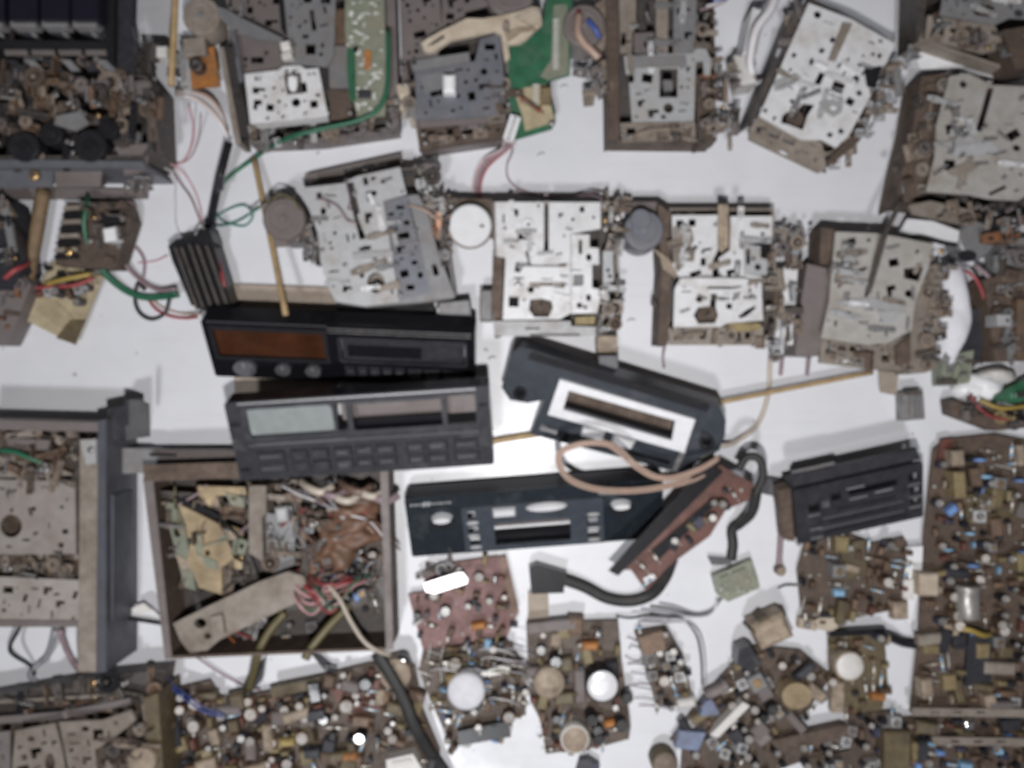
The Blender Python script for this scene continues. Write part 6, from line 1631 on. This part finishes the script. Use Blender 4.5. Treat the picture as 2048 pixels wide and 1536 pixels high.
# ---- silver component top right of the radio
t = Thing('transistor_module', 'small grey ribbed metal component standing on bare white table', 'component', 1832, 812)
t.plate('body', [(1806, 784), (1846, 782), (1850, 838), (1808, 842)], 34, 'plate_grey', z0=2)
for i in range(4):
    t.plate('rib', [(1809 + i * 10, 790), (1815 + i * 10, 790), (1816 + i * 10, 838), (1810 + i * 10, 838)], 39, 'steel', 5)
t.plate('clip', [(1810, 782), (1842, 780), (1842, 788), (1812, 790)], 42, 'dark_metal', 10)

# ---- right edge: white bag pieces, dark blocks
t = Thing('wrapped_capacitor', 'white wrapped capacitor with red and grey leads at the right edge', 'capacitor', 1930, 620)
x, y = at(1910, 622, 60)
M_ = Matrix.Translation((x, y, 40)) @ Matrix.Rotation(math.radians(-6), 4, 'Z') @ Matrix.Rotation(math.pi / 2, 4, 'X')
t.part('wrapped_body', blob_mesh(MB(), (x, y, 40), (32, 84, 30), 21, .2, 26, 20), 'white_matte')
x, y = at(1950, 480, 50)
t.part('grey_head', MB().lathe([(34, 0), (38, 8), (38, 46), (32, 54)], 24, Matrix.Translation((x, y, 4))), 'plate_grey')
t.plate('dark_hole', ell(1936, 512, 18, 10), 66, 'black_plastic', 4)  # black disc stands in for the shade inside a hole
t.plate('grey_side', [(1936, 620), (1970, 610), (1962, 720), (1920, 760), (1910, 724)], 40, 'charcoal', z0=4)
t.plate('green_base', [(1884, 714), (1948, 700), (1940, 766), (1886, 772)], 44, 'board_sage', z0=4)
t.wire([(1930, 540, 60), (1950, 556, 70), (1966, 590, 60), (1976, 640, 50), (1984, 700, 30)], 3.4, 'wire_red', 'lead')
t.wire([(1950, 530, 60), (1980, 560, 60), (1990, 620, 50)], 5, 'wire_mauve', 'lead')
clutter(t, [(1884, 708), (1960, 690), (1950, 760), (1888, 768)], 44, 8, 411, ['dark_metal', 'board_sage', 'plate_grey'], (0, 10))
t = Thing('transformer', 'brown wound transformer with dark frame cut off by the right edge', 'transformer', 2010, 620)
t.plate('frame', [(1968, 560), (2110, 520), (2110, 720), (1990, 724)], 70, 'brown_metal', z0=4)
t.plate('winding', [(2034, 600), (2110, 590), (2110, 720), (2034, 716)], 90, 'brown_part', z0=10)
t.plate('side_plate', [(2000, 480), (2110, 470), (2110, 560), (2010, 580)], 60, 'plate_grey', z0=4)
clutter(t, [(1975, 430), (2046, 430), (2046, 600), (1985, 600)], 60, 24, 412, DUST + ['plate_grey', 'copper'], (0, 24))
clutter(t, [(1985, 580), (2046, 580), (2046, 720), (1990, 716)], 70, 18, 413, ['dark_metal', 'brown_metal', 'plate_mauve', 'plate_grey'], (0, 20))
t.block('white_terminal', 2010, 640, 26, 22, 60, 100, 'plate_pale')
t = Thing('crumpled_wrap', 'crumpled white plastic wrap among dark parts near the right edge', 'wrap', 1960, 780)
x, y = at(1958, 776, 30)
t.part('wrap', blob_mesh(MB(), (x, y, 26), (46, 26, 24), 5, .3), 'white_plastic')
x, y = at(1990, 752, 30)
t.part('wrap_fold', blob_mesh(MB(), (x, y, 30), (30, 14, 16), 8, .4), 'pale_plastic')
t = Thing('coil_former', 'brown and green wound coil with bright pin at the right edge', 'coil', 2000, 830)
t.plate('core', [(1900, 800), (1960, 812), (2110, 740), (2110, 850), (1990, 862), (1904, 830)], 40, 'brown_metal', z0=4)
t.plate('green_card', [(1990, 790), (2110, 730), (2110, 790), (2000, 812)], 56, 'board_green', z0=30)
t.wire([(1960, 800, 60), (2000, 816, 66), (2050, 812, 60), (2090, 800, 50)], 4, 'wire_yellow', 'lead')
t.wire([(1940, 790, 60), (1970, 826, 60), (2020, 840, 50), (2090, 836, 40)], 3, 'wire_red', 'lead')
t.plate('bright_pin', [(2032, 786), (2060, 782), (2060, 792), (2034, 796)], 64, 'bright_metal', 4)
clutter(t, [(1910, 806), (2046, 800), (2046, 856), (1920, 830)], 40, 18, 421, DARK + ['copper', 'ochre_part'], (0, 16))

# ---- bottom left
t = Thing('cassette_deck', 'beige cassette mechanism cut off by the bottom left corner', 'cassette deck', 120, 1500, G)
tray(t, [(-60, 1400), (290, 1380), (318, 1600), (-60, 1600)], 96, 'plate_beige', 'brown_metal')
t.plate('top_plate', [(30, 1462), (110, 1446), (124, 1500), (140, 1600), (20, 1600)], 112, 'plate_beige', 5, holes=[ell(62, 1478, 8, 5), ell(100, 1528, 10, 22)])
t.plate('top_plate', [(118, 1444), (206, 1440), (262, 1420), (272, 1440), (228, 1476), (190, 1500), (200, 1600), (150, 1600)], 114, 'plate_beige', 5, holes=[ell(170, 1458, 8, 5)])
t.plate('dark_strip', [(104, 1444), (116, 1444), (148, 1560), (134, 1560)], 104, 'dark_metal', 5)
t.plate('top_plate', [(-60, 1470), (20, 1462), (20, 1600), (-60, 1600)], 108, 'plate_mauve', 5)
clutter(t, [(200, 1490), (300, 1430), (310, 1560), (210, 1560)], 90, 20, 431, DUST + ['tan_part', 'brown_metal'], (0, 24))
can_top(t, 282, 1525, 26, 24, 96, ('tan_part', 'tan_part'), 'roller')
t.plate('right_wall', [(286, 1396), (316, 1386), (330, 1600), (306, 1600)], 100, 'board_olive', z0=0)
t = Thing('metal_bracket', 'dark greenish metal bracket with loose bits above the bottom left deck', 'bracket', 150, 1390)
t.plate('base', [(-60, 1400), (60, 1378), (200, 1352), (330, 1340), (320, 1396), (100, 1440), (-60, 1450)], 60, 'dark_metal', z0=10)
t.plate('edge', [(-60, 1438), (120, 1424), (260, 1396), (262, 1410), (120, 1440), (-60, 1452)], 90, 'plate_mauve', 10)
clutter(t, [(10, 1392), (200, 1356), (320, 1346), (310, 1390), (100, 1430)], 60, 26, 441, ['dark_metal', 'black_plastic', 'brown_metal', 'dark_metal', 'brown_part'], (0, 26), 1.2)
t.inst('screw', piece('screw', ('brass', 'dark_metal'), 4.6), 187, 1366, 80, 0, 1.8)
t = board('brown board with blue twin lead at the bottom left', 420, 1450,
          [(336, 1380), (420, 1360), (440, 1392), (500, 1400), (500, 1600), (330, 1600)], 'board_brown', 20, 72, 451, ['film', 'cap', 'film', 'res', 'block', 'film', 'tr', 'film', 'sol', 'block'], 10, 12,
          [('whitecap', 398, 1396, 0), ('whitecap', 370, 1412, 0), ('whitecap', 400, 1446, 0), ('whitecap', 346, 1440, 0)], [(340, 1380), (490, 1390), (490, 1540), (340, 1540)])
t.wire([(316, 1340, 30), (340, 1372, 40), (372, 1400, 56), (408, 1424, 60), (446, 1434, 50)], 1.9, 'wire_blue', 'lead')
t.wire([(318, 1330, 20), (344, 1366, 36), (378, 1394, 52), (410, 1416, 56), (448, 1428, 46)], 1.7, 'wire_blue', 'lead')
t.wire([(384, 1308, 10), (440, 1346, 6), (490, 1372, 8), (520, 1380, 20)], 2.2, 'wire_mauve', 'lead')
t = board('brown circuit board with many small white capped cans, bottom left of centre', 570, 1450,
          [(498, 1390), (540, 1382), (640, 1360), (650, 1600), (496, 1600)], 'board_brown', 20, 66, 461, ['whitecap', 'cap', 'film', 'block', 'film', 'film', 'res', 'tr', 'film', 'sol', 'block'], 10, 12, [('whitecap', 512, 1416, 0), ('whitecap', 606, 1402, 0), ('whitecap', 612, 1462, 0), ('whitecap', 512, 1472, 0)], [(502, 1394), (640, 1370), (640, 1540), (502, 1540)])
t.inst('yellow_capacitor', piece('film_capacitor', 'yellow_part', 18, 9, 15), 580, 1476, 26, .1, 1.5)
t.plate('olive_edge', [(540, 1376), (640, 1356), (640, 1376), (544, 1396)], 40, 'board_olive', z0=20)
t = board('reddish brown board with glassy caps and black strap across it', 740, 1430,
          [(640, 1350), (740, 1326), (830, 1330), (846, 1420), (880, 1500), (880, 1600), (650, 1600)], 'board_brown', 20, 76, 471, ['film', 'block', 'cap', 'res', 'film', 'cer', 'film', 'tr', 'block', 'sol'], -10, 12,
          [('glass', 806, 1316, 0), ('glass', 738, 1358, 0), ('glass', 652, 1430, 0), ('glass', 724, 1464, 0), ('glass', 816, 1398, 0), ('whitecap', 696, 1402, 0), ('whitecap', 790, 1470, 0)], [(650, 1356), (740, 1334), (826, 1338), (870, 1540), (656, 1540)])
can_top(t, 790, 1350, 30, 40, 20, ('tan_part', 'tan_part'), 'coil_pot')
t.inst('orange_capacitor', piece('film_capacitor', 'orange_part', 18, 9, 15), 704, 1504, 26, .1, 1.5)
t.plate('copper_patch', [(660, 1380), (760, 1360), (770, 1420), (690, 1430)], 24, 'board_rust', 3)
t = Thing('white_plug', 'pale plastic plug at the bottom edge beside the black strap', 'plug', 810, 1530)
t.plate('body', [(772, 1520), (826, 1508), (856, 1560), (776, 1580)], 50, 'pale_plastic', z0=2)
t.plate('plug_ridge', [(784, 1526), (820, 1518), (824, 1526), (788, 1534)], 54, 'pale_plastic', 4)
t = Thing('navy_clip', 'small dark navy clip at the bottom edge on bare white table', 'clip', 1170, 1526)
t.plate('body', [(1148, 1560), (1160, 1520), (1178, 1516), (1200, 1530), (1196, 1570)], 20, 'navy_part', z0=0)
t.plate('clip_ridge', [(1162, 1522), (1178, 1518), (1192, 1530), (1170, 1534)], 24, 'charcoal', 4)
t = Thing('cardboard_tab', 'beige cardboard tab below the black plug', 'cardboard', 1075, 1215)
t.plate('tab', [(1056, 1184), (1096, 1184), (1098, 1244), (1056, 1246)], 12, 'cardboard', 11)
# a few crumbs on the bare table
R = random.Random(31)
for i, (x, y, lb) in enumerate(((1128, 172, 'dark crumb left of the green board'), (1082, 308, 'tiny grey shaving below the green board'), (636, 306, 'tiny speck on white table below the top left deck'), (972, 700, 'tiny dark crumb left of the slate surround'), (984, 715, 'second tiny crumb left of the slate surround'), (1262, 640, 'thin dark shaving right of the centre deck'))):
    t = Thing('metal_shaving', lb, 'shaving', x, y, 'crumbs on the bare table')
    a = R.random() * 3
    t.wire([(x - 8 * math.cos(a), y + 3, 1.5), (x, y - 2, 3), (x + 8 * math.cos(a), y, 1.5)], 1.3, 'wire_grey', 'curl', sub=3)
